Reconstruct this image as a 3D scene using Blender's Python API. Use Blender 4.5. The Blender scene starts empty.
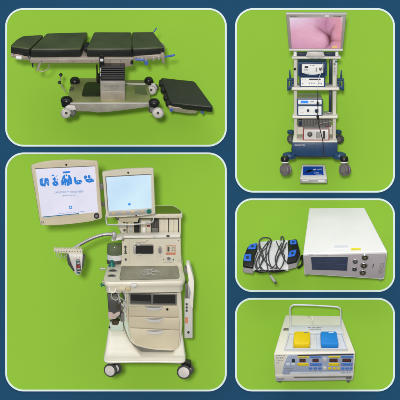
import bpy, bmesh, math, random
from mathutils import Vector, Matrix
random.seed(7)
sc = bpy.context.scene
COL = sc.collection
R = math.radians
# ------------------------------------------------------------------ camera, world, light
D = 50.0                                     # camera distance from the board, metres; 400 px = 4 m on the board
cam = bpy.data.objects.new('camera', bpy.data.cameras.new('camera')); COL.objects.link(cam)
cam.location = (0, -D, 0); cam.rotation_euler = (R(90), 0, 0)
cam.data.sensor_width = 36; cam.data.lens_unit = 'MILLIMETERS'; cam.data.lens = 36*D/4.0; cam.data.clip_end = 200
sc.camera = cam
sc.render.resolution_x = sc.render.resolution_y = 1024
sc.view_settings.view_transform = 'Standard'; sc.view_settings.look = 'None'
sc.view_settings.exposure = 0; sc.view_settings.gamma = 1
w = bpy.data.worlds.new('World'); sc.world = w; w.use_nodes = True
nt = w.node_tree; bg = nt.nodes['Background']
tc = nt.nodes.new('ShaderNodeTexCoord'); sp = nt.nodes.new('ShaderNodeSeparateXYZ')
mr = nt.nodes.new('ShaderNodeMapRange'); cr = nt.nodes.new('ShaderNodeValToRGB')
nt.links.new(tc.outputs['Generated'], sp.inputs[0]); nt.links.new(sp.outputs['Z'], mr.inputs[0])
mr.inputs[1].default_value = -1; mr.inputs[2].default_value = 1
nt.links.new(mr.outputs[0], cr.inputs[0]); nt.links.new(cr.outputs[0], bg.inputs[0])
e = cr.color_ramp.elements
e[0].position = 0; e[0].color = (.20, .20, .20, 1)
e[1].position = 1; e[1].color = (.95, .96, 1, 1)
for p_, v_ in ((.38, .28), (.50, .40), (.60, .44), (.72, .80)):
    q = e.new(p_); q.color = (v_, v_, v_*1.01, 1)
bg.inputs[1].default_value = 0.76
def sun(name, dirv, s, ang, colr):
    l = bpy.data.lights.new(name, 'SUN'); l.energy = s; l.angle = R(ang); l.color = colr
    o = bpy.data.objects.new(name, l); COL.objects.link(o)
    o.rotation_euler = Vector(dirv).to_track_quat('-Z', 'Y').to_euler(); o.location = (-2, -8, 4)
sun('key_light', (math.tan(R(2.2)), 1, -math.tan(R(3.0))), 1.76, 4.0, (1, .985, .96))
sun('top_light', (.18, .75, -1.0), 0.48, 30, (1, .99, .97))

# ------------------------------------------------------------------ materials
def lin(c): c /= 255.0; return c/12.92 if c <= .04045 else ((c+.055)/1.055)**2.4
def rgb(*c): return (lin(c[0]), lin(c[1]), lin(c[2]), 1)
def mat(name, c, rough=.5, metal=0, var=.06, nscale=6, bump=0, bscale=60, coat=0, spec=.5, trans=0, c2=None):
    m = bpy.data.materials.new(name); m.use_nodes = True; n = m.node_tree; b = n.nodes['Principled BSDF']
    base = rgb(*c)
    b.inputs['Roughness'].default_value = rough; b.inputs['Metallic'].default_value = metal
    b.inputs['Coat Weight'].default_value = coat; b.inputs['Specular IOR Level'].default_value = spec
    t = n.nodes.new('ShaderNodeTexCoord')
    if var or c2:
        nz = n.nodes.new('ShaderNodeTexNoise'); nz.inputs['Scale'].default_value = nscale; nz.inputs['Detail'].default_value = 5
        n.links.new(t.outputs['Object'], nz.inputs['Vector'])
        rp = n.nodes.new('ShaderNodeValToRGB'); n.links.new(nz.outputs[0], rp.inputs[0])
        lo = rgb(*c2) if c2 else tuple(x*(1-var) for x in base[:3])+(1,)
        hi = base if c2 else tuple(min(1, x*(1+var)) for x in base[:3])+(1,)
        rp.color_ramp.elements[0].position = .35; rp.color_ramp.elements[1].position = .65
        rp.color_ramp.elements[0].color = lo; rp.color_ramp.elements[1].color = hi
        n.links.new(rp.outputs[0], b.inputs['Base Color'])
        r2 = n.nodes.new('ShaderNodeMapRange'); r2.inputs[3].default_value = max(0, rough-.07); r2.inputs[4].default_value = min(1, rough+.09)
        n.links.new(nz.outputs[0], r2.inputs[0]); n.links.new(r2.outputs[0], b.inputs['Roughness'])
    else: b.inputs['Base Color'].default_value = base
    if bump:
        n2 = n.nodes.new('ShaderNodeTexNoise'); n2.inputs['Scale'].default_value = bscale; n2.inputs['Detail'].default_value = 6
        n.links.new(t.outputs['Object'], n2.inputs['Vector'])
        bp = n.nodes.new('ShaderNodeBump'); bp.inputs['Strength'].default_value = bump; bp.inputs['Distance'].default_value = .01
        n.links.new(n2.outputs[0], bp.inputs['Height']); n.links.new(bp.outputs[0], b.inputs['Normal'])
    if trans: b.inputs['Transmission Weight'].default_value = trans
    return m
def emit(name, c, s=1.0, attr=False, c2=None, nscale=5):
    m = bpy.data.materials.new(name); m.use_nodes = True; n = m.node_tree; n.nodes.clear()
    o = n.nodes.new('ShaderNodeOutputMaterial'); em = n.nodes.new('ShaderNodeEmission')
    em.inputs[0].default_value = rgb(*c); em.inputs[1].default_value = s
    if attr:
        a = n.nodes.new('ShaderNodeAttribute'); a.attribute_name = 'Col'; n.links.new(a.outputs['Color'], em.inputs[0])
    elif c2:
        t = n.nodes.new('ShaderNodeTexCoord'); nz = n.nodes.new('ShaderNodeTexNoise'); nz.inputs['Scale'].default_value = nscale
        n.links.new(t.outputs['Object'], nz.inputs['Vector']); rp = n.nodes.new('ShaderNodeValToRGB')
        rp.color_ramp.elements[0].position = .35; rp.color_ramp.elements[1].position = .65
        rp.color_ramp.elements[0].color = rgb(*c); rp.color_ramp.elements[1].color = rgb(*c2)
        n.links.new(nz.outputs[0], rp.inputs[0]); n.links.new(rp.outputs[0], em.inputs[0])
    n.links.new(em.outputs[0], o.inputs[0]); return m
M = dict(
 navy=mat('navy_board', (29, 75, 108), .8, var=.03, nscale=3, spec=.1),
 traywhite=mat('tray_white', (222, 226, 230), .45, var=.02, nscale=5),
 worktop=mat('worktop_ivory', (232, 226, 206), .36, var=.03, nscale=4, coat=.25),
 green=mat('green_panel', (146, 196, 63), .85, var=.012, nscale=2, spec=.08),
 rim=mat('pale_rim', (222, 238, 240), .6, var=.01),
 vinyl=mat('black_vinyl', (30, 33, 31), .42, var=.2, bump=.5, bscale=9),
 olive=mat('painted_sheen_vinyl', (64, 76, 36), .42, var=.14, nscale=5, bump=.45, bscale=8),  # tops of the black cushions; reflected light is painted in as olive
 darkolive=mat('dark_sheen_vinyl', (36, 44, 25), .40, var=.14, nscale=4, bump=.4, bscale=8),  # top of the black leg cushion, its sheen painted into the colour
 steel=mat('brushed_steel', (186, 180, 170), .36, .35, var=.12, nscale=9, bump=.05, bscale=90),
 steelwarm=mat('warm_steel', (190, 178, 162), .42, .35, var=.10, nscale=7),
 deck=mat('olive_steel_deck', (148, 152, 100), .36, .25, var=.16, nscale=4),
 recess=mat('olive_grey_recess', (116, 128, 88), .5, .3, var=.15, nscale=6),
 darkgreen=mat('dark_foot_cover', (34, 42, 20), .5, var=.15),
 rubber=mat('black_rubber', (24, 25, 26), .45, var=.2),
 black=mat('black_plastic', (18, 18, 19), .32, var=.15),
 blackmat=mat('deep_black', (8, 8, 8), .6, var=0),
 wheelwhite=mat('wheel_white', (222, 216, 210), .45, var=.06, nscale=20),
 bluehandle=mat('blue_handle', (70, 108, 200), .4, var=.08),
 beige=mat('cream_plastic', (220, 213, 192), .42, var=.035, nscale=4, coat=.1),
 beige2=mat('yellowed_cream_plastic', (210, 199, 171), .45, var=.05, nscale=4, bump=.02, bscale=50),
 cream=mat('ivory_plastic', (240, 236, 222), .42, var=.04, nscale=3, coat=.15),
 creamlight=mat('pale_ivory_plastic', (236, 232, 217), .35, var=.03, nscale=4, coat=.2),
 greenish=mat('pale_green_plastic', (208, 222, 204), .4, var=.05),
 shelf=mat('laminate_white', (238, 234, 222), .45, var=.03, nscale=5),
 post=mat('grey_white_post', (216, 212, 198), .5, var=.04),
 silver=mat('silver_plastic', (188, 186, 184), .38, .25, var=.05),
 silverlt=mat('light_silver', (218, 215, 211), .4, .08, var=.04),
 dsilver=mat('grey_silver_bezel', (152, 147, 138), .45, .1, var=.05),
 chrome=mat('chrome', (215, 215, 215), .15, 1, var=.03),
 lilac=mat('lilac_grey_plastic', (190, 182, 186), .5, var=.03),
 white=mat('white_plastic', (246, 246, 244), .42, var=.02, nscale=4, coat=.1),
 white2=mat('white_enamel', (244, 240, 228), .45, var=.025, nscale=3),
 cloth=mat('white_cloth', (226, 226, 228), .85, var=.07, nscale=12, bump=.5, bscale=16),
 grey=mat('grey_plastic', (120, 118, 112), .5, var=.08),
 dgrey=mat('dark_grey', (74, 74, 72), .5, var=.12),
 gw=mat('grey_tyre', (112, 104, 108), .45, var=.15, nscale=20),
 tray=mat('grey_green_tray', (136, 136, 118), .28, .3, var=.22, nscale=7, bump=.05, bscale=12),
 grass=mat('green_top_cover', (92, 118, 26), .5, var=.14, nscale=5),
 teal=mat('teal_knob', (12, 112, 104), .35, var=.1),
 blue=mat('cart_blue', (24, 64, 104), .42, var=.07, nscale=6, coat=.2),
 blueframe=mat('console_blue', (34, 70, 116), .4, var=.06),
 navyp=mat('navy_plastic', (20, 40, 70), .4, var=.1),
 labelblue=mat('label_blue', (22, 84, 200), .4, var=.05),
 pedalblue=mat('pedal_blue', (28, 140, 226), .38, var=.04, coat=.2),
 pedalyellow=mat('pedal_yellow', (246, 214, 10), .38, var=.04, coat=.2),
 keyyellow=mat('key_yellow', (246, 222, 30), .5, var=.03),
 keyblue=mat('key_blue', (74, 130, 220), .5, var=.03),
 panelblue=mat('blue_grey_fascia', (178, 190, 216), .5, var=.03),
 padblue=mat('sensor_blue', (44, 112, 226), .4, var=.1, nscale=30),
 red=mat('red_frame', (150, 30, 52), .4, var=.05),
 redlabel=mat('red_label', (212, 136, 104), .6, var=.1, nscale=40),
 orange=mat('orange_button', (214, 184, 128), .5, var=.05),
 pinkwhite=mat('pinkish_bracket', (208, 198, 188), .5, c2=(196, 172, 162), nscale=14),
 cable=mat('grey_cable', (66, 68, 70), .5, var=.1),
 lcd=mat('dark_lcd', (58, 68, 94), .2, var=.12, nscale=5, coat=.5),
 glass=mat('smoked_green_glass', (104, 116, 90), .12, var=.25, nscale=6, coat=.5),
 ink=mat('grey_ink', (138, 138, 146), .7, var=0),
 inkd=mat('dark_ink', (46, 46, 52), .7, var=0),
 inkw=mat('white_ink', (226, 232, 240), .7, var=0),
 inky=mat('yellow_sticker', (250, 236, 40), .6, var=0),
 brown=mat('dark_brown_cup', (70, 62, 40), .4, var=.25),
 s_white=emit('screen_white', (222, 222, 240), 1, c2=(230, 228, 244)),
 s_ice=emit('screen_ice', (196, 224, 248), 1, c2=(214, 240, 252), nscale=2.2),
 s_blue=emit('screen_blue', (46, 128, 216)), s_dot=emit('screen_dot', (70, 156, 236)),
 s_teal=emit('screen_line', (40, 110, 150)), s_text=emit('screen_text', (96, 140, 190)),
 s_pic=emit('screen_picture', (220, 160, 190), 1, attr=True), s_yel=emit('screen_yellow', (236, 206, 96)),
 s_disp=emit('blue_display', (70, 150, 250)), s_led=emit('led_digits', (104, 50, 46)),
 s_ghost=emit('lcd_trace', (70, 82, 110)),
)
# ------------------------------------------------------------------ frames, builders
class Fr:
    """upright local space of a thing: x right, y away, z up, in photo pixels; leaned by al toward the viewer"""
    def __init__(s, ax, ay, al, dist):
        s.ax, s.ay, s.al, s.dist = ax, ay, R(al), dist
        s.sa, s.ca = math.sin(s.al), math.cos(s.al); s.u = .01*(D-dist)/D
        s.loc = Vector(((ax-200)*s.u, -dist, (200-ay)*s.u)); s.rot = Matrix.Rotation(s.al, 3, 'X')
    def P(s, px, py, y=0): return Vector((px-s.ax, y, ((s.ay-py)-y*s.sa)/s.ca))
    def T(s, px, py, z): return Vector((px-s.ax, ((s.ay-py)-z*s.ca)/s.sa, z))
def rr(pts, r, n=4):
    out = []; N = len(pts)
    rs = r if isinstance(r, (list, tuple)) else [r]*N
    for i in range(N):
        p = Vector(pts[i][:2]); a = Vector(pts[i-1][:2])-p; b = Vector(pts[(i+1) % N][:2])-p
        q = rs[i % len(rs)]
        if q <= 0: out.append(tuple(p)); continue
        q = min(q, a.length*.49, b.length*.49)
        A = p+a.normalized()*q; B = p+b.normalized()*q
        for k in range(n+1):
            t = k/n; c = A*(1-t)**2+p*2*t*(1-t)+B*t*t; out.append((c.x, c.y))
    return out
def smooth_path(pts, n=6):
    P = [Vector(p) for p in pts]; out = []
    for i in range(len(P)-1):
        p0 = P[max(i-1, 0)]; p1 = P[i]; p2 = P[i+1]; p3 = P[min(i+2, len(P)-1)]
        for k in range(n):
            t = k/n
            out.append(.5*((2*p1)+(p2-p0)*t+(2*p0-5*p1+4*p2-p3)*t*t+(3*p1-p0-3*p2+p3)*t**3))
    out.append(P[-1]); return out
class MB:
    def __init__(s, fr): s.fr = fr; s.bm = bmesh.new(); s.mi = 0
    def loft(s, rings, caps=True):
        R_ = [[s.bm.verts.new(v) for v in r] for r in rings]
        for a, b in zip(R_, R_[1:]):
            for i in range(len(a)):
                j = (i+1) % len(a); f = s.bm.faces.new((a[i], a[j], b[j], b[i])); f.material_index = s.mi
        if caps:
            for r in (R_[0], R_[-1]):
                f = s.bm.faces.new(r); f.material_index = s.mi
        return s
    def poly(s, pts, y0, y1):                       # front outline in photo px at depth y0, extruded straight back
        f = [s.fr.P(p[0], p[1], y0) for p in pts]
        return s.loft([f, [Vector((v.x, y1, v.z)) for v in f]])
    def box(s, x0, y0_, x1, y1_, ya, yb): return s.poly([(x0, y0_), (x1, y0_), (x1, y1_), (x0, y1_)], ya, yb)
    def rbox(s, x0, y0_, x1, y1_, ya, yb, r): return s.poly(rr([(x0, y0_), (x1, y0_), (x1, y1_), (x0, y1_)], r), ya, yb)
    def deck(s, pts, z, h):                         # top outline in photo px at height z, extruded straight down
        f = [s.fr.T(p[0], p[1], z) for p in pts]
        return s.loft([f, [Vector((v.x, v.y, v.z-h)) for v in f]])
    def tube(s, pts, r, n=8, sm=0):
        if sm: pts = smooth_path(pts, sm)
        pts = [Vector(p) for p in pts]; rings = []
        t0 = (pts[1]-pts[0]).normalized(); up = Vector((0, 0, 1)) if abs(t0.z) < .9 else Vector((1, 0, 0))
        nrm = t0.cross(up).normalized()
        for i, p in enumerate(pts):
            t = (pts[min(i+1, len(pts)-1)]-pts[max(i-1, 0)]).normalized()
            nrm = (nrm-t*nrm.dot(t)).normalized(); bi = t.cross(nrm)
            q = r[i*len(r)//len(pts)] if isinstance(r, (list, tuple)) else r
            rings.append([p+(nrm*math.cos(a)+bi*math.sin(a))*q for a in [2*math.pi*k/n for k in range(n)]])
        return s.loft(rings)
    def ptube(s, pts, r, n=8, sm=0): return s.tube([s.fr.P(*p) for p in pts], r, n, sm)
    def lathe(s, c, ax, prof, n=24):
        ax = Vector(ax).normalized(); up = Vector((0, 0, 1)) if abs(ax.z) < .9 else Vector((1, 0, 0))
        a = ax.cross(up).normalized(); b = ax.cross(a)
        return s.loft([[Vector(c)+ax*h+(a*math.cos(t)+b*math.sin(t))*max(r, .01) for t in [2*math.pi*k/n for k in range(n)]] for r, h in prof])
    def disc(s, px, py, r, ya, yb, n=20): return s.lathe(s.fr.P(px, py, ya), (0, 1, 0), [(r*.86, 0), (r, .15*(yb-ya)), (r, yb-ya)], n)
    def dome(s, c, r, h, n=20, flat=.35):
        return s.lathe(c, (0, 0, 1), [(r, -h*flat), (r*1.02, 0), (r*.93, h*.42), (r*.70, h*.76), (r*.35, h*.96), (0, h)], n)
    def quadgrid(s, c4, nx, ny, y, thick=.3):       # bilinear sheet with UV, corners TL TR BR BL
        g = []
        for j in range(ny+1):
            row = []
            for i in range(nx+1):
                u_, v_ = i/nx, j/ny
                a = Vector(c4[0]).lerp(Vector(c4[1]), u_); b = Vector(c4[3]).lerp(Vector(c4[2]), u_); p = a.lerp(b, v_)
                row.append(s.bm.verts.new(s.fr.P(p.x, p.y, y)))
            g.append(row)
        for j in range(ny):
            for i in range(nx): s.bm.faces.new((g[j][i], g[j][i+1], g[j+1][i+1], g[j+1][i]))
        return s
SPLIT = {'rail_screw', 'panel_screw', 'side_screw', 'bezel_edge', 'monitor_cradle', 'monitor_guard_post', 'control_button', 'socket', 'button', 'slot', 'end_roller', 'rear_rail', 'clasp',
 'connector', 'bezel_clip', 'round_port', 'ledge_clip', 'outlet', 'green_port', 'shelf_shade', 'shelf_floor', 'shelf_hinge', 'label_field', 'hanging_lead', 'lead_plug',
 'black_strap', 'lead', 'thin_lead', 'tray_slot', 'slot_connector', 'block_edge', 'port_divider', 'key_symbol', 'rack_side', 'side_rail', 'chassis_recess', 'housing_lettering'}
def islands(mb):
    bm = mb.bm; bm.verts.ensure_lookup_table(); seen = set(); out = []
    for v in bm.verts:
        if v in seen: continue
        st = [v]; seen.add(v); comp = []
        while st:
            a = st.pop(); comp.append(a)
            for e_ in a.link_edges:
                b = e_.other_vert(a)
                if b not in seen: seen.add(b); st.append(b)
        n_ = MB(mb.fr); mp = {a: n_.bm.verts.new(a.co) for a in comp}; fs = {f for a in comp for f in a.link_faces}
        for f in fs: n_.bm.faces.new([mp[a] for a in f.verts]).material_index = f.material_index
        out.append(n_)
    return out
class Thing:
    def __init__(s, fr, name, label, cat, base, group=None):
        s.fr = fr; s.b = fr.P(*base)
        o = bpy.data.objects.new(name, None); COL.objects.link(o); s.root = o; o.empty_display_size = .05
        o.location = fr.loc+fr.rot@(s.b*fr.u); o.rotation_euler = (fr.al, 0, 0)
        o['label'] = label; o['category'] = cat
        if group: o['group'] = group
    def part(s, name, mb, m, parent=None, bev=0, seg=2, smooth=True, label=None):
        if name in SPLIT:                            # one object for each separate piece
            last = None
            for pc in islands(mb): last = s._part(name, pc, m, parent, bev, seg, smooth, label)
            return last
        return s._part(name, mb, m, parent, bev, seg, smooth, label)
    def _part(s, name, mb, m, parent=None, bev=0, seg=2, smooth=True, label=None):
        if isinstance(m, str): m = [m]
        bmesh.ops.recalc_face_normals(mb.bm, faces=mb.bm.faces)
        bmesh.ops.transform(mb.bm, matrix=Matrix.Scale(s.fr.u, 4)@Matrix.Translation(-s.b), verts=mb.bm.verts)
        me = bpy.data.meshes.new(name); mb.bm.to_mesh(me); mb.bm.free()
        for k in m: me.materials.append(M[k])
        o = bpy.data.objects.new(name, me); COL.objects.link(o); o.parent = parent or s.root
        if bev:
            bv = o.modifiers.new('bevel', 'BEVEL'); bv.width = bev*s.fr.u; bv.segments = seg; bv.limit_method = 'ANGLE'; bv.angle_limit = R(40)
            bv.harden_normals = False
        if smooth:
            for p in me.polygons: p.use_smooth = True
            ang = R(38)
            bm = bmesh.new(); bm.from_mesh(me)
            for ed in bm.edges:
                if len(ed.link_faces) == 2 and ed.calc_face_angle(0) > ang and not bev: ed.smooth = False
            bm.to_mesh(me); bm.free()
        if label: o['label'] = label
        return o
    def text(s, txt, px, py, h, y, m, parent, name='lettering', slope=0, width=None, bold=0):
        cu = bpy.data.curves.new('t', 'FONT'); cu.body = txt; cu.size = 1; cu.extrude = 0.01; cu.offset = bold
        tmp = bpy.data.objects.new('t', cu); COL.objects.link(tmp)
        bpy.context.view_layer.update()
        me = bpy.data.meshes.new_from_object(tmp.evaluated_get(bpy.context.evaluated_depsgraph_get()))
        bpy.data.objects.remove(tmp); bpy.data.curves.remove(cu)
        xs = [v.co.x for v in me.vertices]; x0, x1 = min(xs), max(xs)
        sx = (width/(x1-x0)) if width else h/.7; sz = h/.7/s.fr.ca
        o_ = s.fr.P(px, py, y)-s.b; ca_, sa_ = math.cos(R(slope)), math.sin(R(slope))
        for v in me.vertices:
            X, Z = (v.co.x-x0)*sx, v.co.y*sz
            v.co = (o_+Vector((X*ca_-Z*sa_, -v.co.z*4-.05, X*sa_+Z*ca_)))*s.fr.u
        me.materials.clear(); me.materials.append(M[m])
        o = bpy.data.objects.new(name, me); COL.objects.link(o); o.parent = parent or s.root; return o
def dashes(mb, x0, y0, x1, y1, y, h=.8, seed=1, fill=.75):
    rd = random.Random(seed); t = 0; L = math.hypot(x1-x0, y1-y0); dx, dy = (x1-x0)/L, (y1-y0)/L
    while t < L:
        w_ = rd.uniform(.5, 1.6); w_ = min(w_, L-t)
        if w_ < .2: break
        a = (x0+dx*t, y0+dy*t); b = (x0+dx*(t+w_), y0+dy*(t+w_))
        mb.poly([(a[0], a[1]-h/2), (b[0], b[1]-h/2), (b[0], b[1]+h/2), (a[0], a[1]+h/2)], y, y+.15)
        t += w_+rd.uniform(.25, .6)/fill
    return mb
def print_rows(th, name, lst, mt_, parent):
    for (x0, y0, x1, y1, y, h, sd) in lst:
        m = MB(th.fr); dashes(m, x0, y0, x1, y1, y, h, sd); th.part(name, m, mt_, parent)
def wheel(th, c, ax, r, wd, tyre, hub, parent=None, hubr=.66, flat=False):
    ax = Vector(ax).normalized(); c = Vector(c)
    m = MB(th.fr); m.lathe(c, ax, [(r*.6, -wd/2), (r*.9, -wd/2), (r, -wd/4), (r, wd/4), (r*.9, wd/2), (r*.6, wd/2)], 32)
    t = th.part('wheel', m, tyre, parent)
    m = MB(th.fr); m.lathe(c, ax, [(r*hubr*.9, -wd/2-.35), (r*hubr, -wd/2-.1), (r*hubr, wd/2+.1), (r*hubr*.9, wd/2+.35)], 32)
    th.part('hub', m, hub, t); return t
V = Vector
# ------------------------------------------------------------------ setting: navy board and the five green panels
fb = Fr(200, 200, 0, 0)
bm = bmesh.new()
bmesh.ops.create_cube(bm, size=1, matrix=Matrix.Translation((0, .04, 0))@Matrix.Diagonal((7, .06, 7, 1)))
me = bpy.data.meshes.new('background_wall'); bm.to_mesh(me); bm.free(); me.materials.append(M['navy'])
o = bpy.data.objects.new('background_wall', me); COL.objects.link(o); o['kind'] = 'structure'
def panel(x0, y0, x1, y1, r, label):
    t = Thing(fb, 'green_panel', label, 'panel', ((x0+x1)/2, y1, 0), 'green rounded panels on the navy background')
    n = 16; w_ = 1.75
    def arcs(x0, y0, x1, y1, r):
        o_ = []
        for cx, cy, a0 in ((x0+r, y0+r, 180), (x1-r, y0+r, 270), (x1-r, y1-r, 0), (x0+r, y1-r, 90)):
            o_ += [(cx+r*math.cos(R(a0+90*k/n)), cy+r*math.sin(R(a0+90*k/n))) for k in range(n+1)]
        return o_
    out = arcs(x0, y0, x1, y1, r); inn = arcs(x0+w_, y0+w_, x1-w_, y1-w_, r-w_)
    m = MB(fb); m.poly(inn, -.25, 1.0); t.part('panel_face', m, 'green', smooth=False)
    m = MB(fb); P = fb.P
    a = [P(*p, -.6) for p in out]; b = [P(*p, -.6) for p in inn]; c = [P(*p, 1) for p in inn]; d = [P(*p, 1) for p in out]
    m.loft([d, a, b, c], caps=False); t.part('panel_rim', m, 'rim', smooth=False)
panel(5.2, 8.1, 226.8, 146.6, 18.5, 'green rounded panel with white rim behind the operating table')
panel(235, 8.1, 395, 192.6, 18.5, 'tall narrow green rounded panel behind the endoscopy cart')
panel(5.2, 152.5, 226.8, 391.4, 18.5, 'largest green rounded panel, behind the anesthesia machine')
panel(235, 198.4, 395, 291.9, 17, 'wide green rounded panel behind the white box monitor and cable-wrapped pad')
panel(235, 297.9, 395, 391.4, 17, 'lowest right green rounded panel, behind the electrosurgical unit')

# ------------------------------------------------------------------ A operating table
fa = Fr(100, 85, 28, .62); P, T = fa.P, fa.T
A = Thing(fa, 'operating_table', 'long operating table with four black cushions, tops painted with an olive sheen, on a steel wheeled base', 'operating table', (105, 111, 15))
zt = P(0, 49.4, 0).z
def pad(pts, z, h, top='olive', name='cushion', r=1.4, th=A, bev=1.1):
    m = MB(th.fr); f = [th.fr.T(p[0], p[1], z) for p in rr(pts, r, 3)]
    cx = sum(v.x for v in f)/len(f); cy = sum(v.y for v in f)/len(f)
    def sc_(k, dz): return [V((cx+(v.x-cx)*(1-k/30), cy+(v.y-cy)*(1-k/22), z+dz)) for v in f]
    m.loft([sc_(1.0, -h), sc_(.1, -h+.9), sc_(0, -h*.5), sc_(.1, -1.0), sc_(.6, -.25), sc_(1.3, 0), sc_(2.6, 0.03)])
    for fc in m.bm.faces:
        if fc.calc_center_median().z > z-.8: fc.material_index = 1  # upward faces take the painted sheen colour
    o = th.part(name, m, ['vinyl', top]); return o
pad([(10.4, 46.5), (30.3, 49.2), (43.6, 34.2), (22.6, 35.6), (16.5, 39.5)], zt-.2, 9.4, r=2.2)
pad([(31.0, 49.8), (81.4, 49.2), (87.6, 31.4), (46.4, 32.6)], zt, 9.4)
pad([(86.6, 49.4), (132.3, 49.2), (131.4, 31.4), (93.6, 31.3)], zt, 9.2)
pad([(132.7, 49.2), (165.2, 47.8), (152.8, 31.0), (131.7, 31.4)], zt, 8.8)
m = MB(fa); m.deck([(84.4, 49), (87.4, 49), (89.2, 42), (86.4, 42)], zt-3, 4); A.part('cushion_hinge', m, 'rubber', bev=.4)
# rails
m = MB(fa); m.box(31, 59.0, 133.6, 59.7, .4, 1.0); A.part('rail_edge', m, 'silverlt')
m = MB(fa)
for q in (42, 58, 74, 92, 110, 121): m.disc(q, 61.6, .55, .4, 1.2, 10)
A.part('rail_screw', m, 'grey')
for (a_, b_) in ((134.4, 57.2), (141, 58.6), (152.6, 58), (157.8, 57)):
    m = MB(fa); m.rbox(a_, b_, a_+2.2, b_+3.4, -.2, 2, .4); A.part('rail_clamp', m, 'steel', bev=.2)
m = MB(fa); m.box(29.5, 57.3, 134, 59.2, 2, 30); m.box(30.5, 59.6, 100, 63.6, 1, 3.2); m.box(31, 60, 133, 63, 26, 29)
m.poly([(104, 59.4), (133, 59.4), (133, 66), (124, 67.5), (118, 68.6), (104, 68.6)], 3, 26); m.box(99.5, 59.5, 105, 64, 2, 6)
A.part('side_rail', m, 'steelwarm', bev=.3)
m = MB(fa); m.poly([(134.2, 56.6), (163, 55.2), (165, 58.2), (150, 60), (134.2, 61.6)], 1, 28); m.box(145, 57.5, 147.4, 64, .4, 3); m.poly([(160.6, 54.5), (163.6, 53.5), (165, 63.5), (162.6, 64)], 0, 3)
A.part('leg_end_bracket', m, 'steelwarm', bev=.3)
m = MB(fa); m.poly([(13, 55.5), (18, 55), (31, 57.4), (31, 61), (20, 59.5), (14, 57.8)], 3, 28); m.disc(12.6, 56.6, 1.5, 1, 6); A.part('head_end_bracket', m, 'steelwarm', bev=.3)
m = MB(fa); m.poly(rr([(16.3, 57.4), (22.3, 58), (22, 60.2), (16, 59.6)], .6), .5, 4); A.part('release_tab', m, 'white', bev=.3)
m = MB(fa); m.disc(30, 58, 1.5, .2, 3); A.part('pivot_bolt', m, 'chrome')
m = MB(fa); m.poly([(32, 63), (33.3, 63), (33.6, 68.4), (32.2, 67)], 3, 5); A.part('locking_pin', m, 'navyp')
m = MB(fa); m.poly([(39, 63.6), (41.2, 63.6), (38.8, 71), (36.3, 71)], 1, 3); m.ptube([(38, 70.6, 2), (42, 71.4, 2), (46, 70.5, 2), (49, 67.6, 2), (49.6, 64, 2)], .55, 8, 5); A.part('adjustment_lever', m, 'steelwarm')
# blue handles
m = MB(fa); m.ptube([(153.6, 33, 10), (155, 31, 9), (156.8, 28.8, 8)], [.5, .6, .65]); A.part('blue_handle', m, 'bluehandle')
m = MB(fa); m.ptube([(165, 57.2, 2), (169, 56.6, 0), (174.8, 55.6, -1)], [.7, 1.1, 1.1]); A.part('blue_handle', m, 'bluehandle')
m = MB(fa); m.ptube([(135.5, 59.6, -.5), (139, 60, -1), (144.6, 60.1, -.5)], [.8, 1.1, 1.1]); A.part('blue_handle', m, 'bluehandle')
m = MB(fa); m.disc(146.4, 64, 1.9, -2, 2); A.part('blue_knob', m, 'bluehandle')
for kx, ky in ((131.8, 56), (132, 63.6)):
    m = MB(fa); m.disc(kx, ky, 1.5, -1, 3); A.part('clamp_knob', m, 'rubber')
# base
zb = -14.0
deckpts = [(66.2, 103.2), (151.5, 103.2), (146.5, 79.0), (125.5, 78.6), (98, 77), (71.5, 77)]
m = MB(fa)
f = [T(*p, zb) for p in deckpts]
yb = {tuple(p): None for p in deckpts}
m.loft([[V((v.x, v.y, v.z-1.0)) for v in f], f]); base = A.part('base_deck', m, 'deck', bev=.25)
yf = T(100, 103.2, zb).y
m = MB(fa); m.poly([(67.5, 104), (151.3, 104), (151.3, 106.6), (126, 110.0), (112, 111.6), (98, 112.6), (90, 111.6), (68, 111.3)], yf-.4, yf+3); A.part('base_skirt', m, 'steel', bev=.3)
m = MB(fa); m.poly([(66.5, 102.9), (151.6, 102.9), (151.6, 104.1), (66.5, 104.1)], yf-.9, yf-.3); A.part('base_edge_trim', m, 'silverlt', bev=.15)
m = MB(fa); m.deck(rr([(81, 95.8), (100.6, 95.8), (101, 81.2), (84.4, 81)], [3, 0, 0, 4]), zb+.8, .7); A.part('foot_cover', m, 'darkgreen', bev=.2)
m = MB(fa); m.deck([(134.6, 93.6), (147.5, 95), (144.5, 84), (134.4, 84)], zb+.25, .5); A.part('deck_recess', m, 'recess')
m = MB(fa); m.deck([(124.5, 83.2), (145, 83.8), (145, 82.4), (124.5, 81.9)], zb+.7, .5); A.part('deck_seam', m, 'silverlt')
m = MB(fa)
for q in range(5): m.deck([(68.6+q*.9, 90+.0), (69.1+q*.9, 90), (70+q*.9, 86.4), (69.5+q*.9, 86.4)], zb+.3, .2)
A.part('deck_marking', m, 'dgrey')
ycol = T(110, 101, zb).y
m = MB(fa); m.poly([(100.5, 82), (125, 82), (125, 101), (100.5, 101)], ycol, ycol+30); col_ = A.part('column_housing', m, 'steel', bev=.5)
m = MB(fa); m.poly([(100.9, 91.8), (124.7, 91.4), (124.7, 101.2), (100.9, 101.2)], ycol-.35, ycol); A.part('housing_reflection', m, 'steelwarm', col_, bev=.1)  # beige reflection on the lower housing, laid on as a warm plate
m = MB(fa); dashes(m, 104.5, 86.6, 119.5, 86.2, ycol-.2, 1.7, 4); A.part('column_badge', m, 'dsilver', col_)
m = MB(fa)
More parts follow.
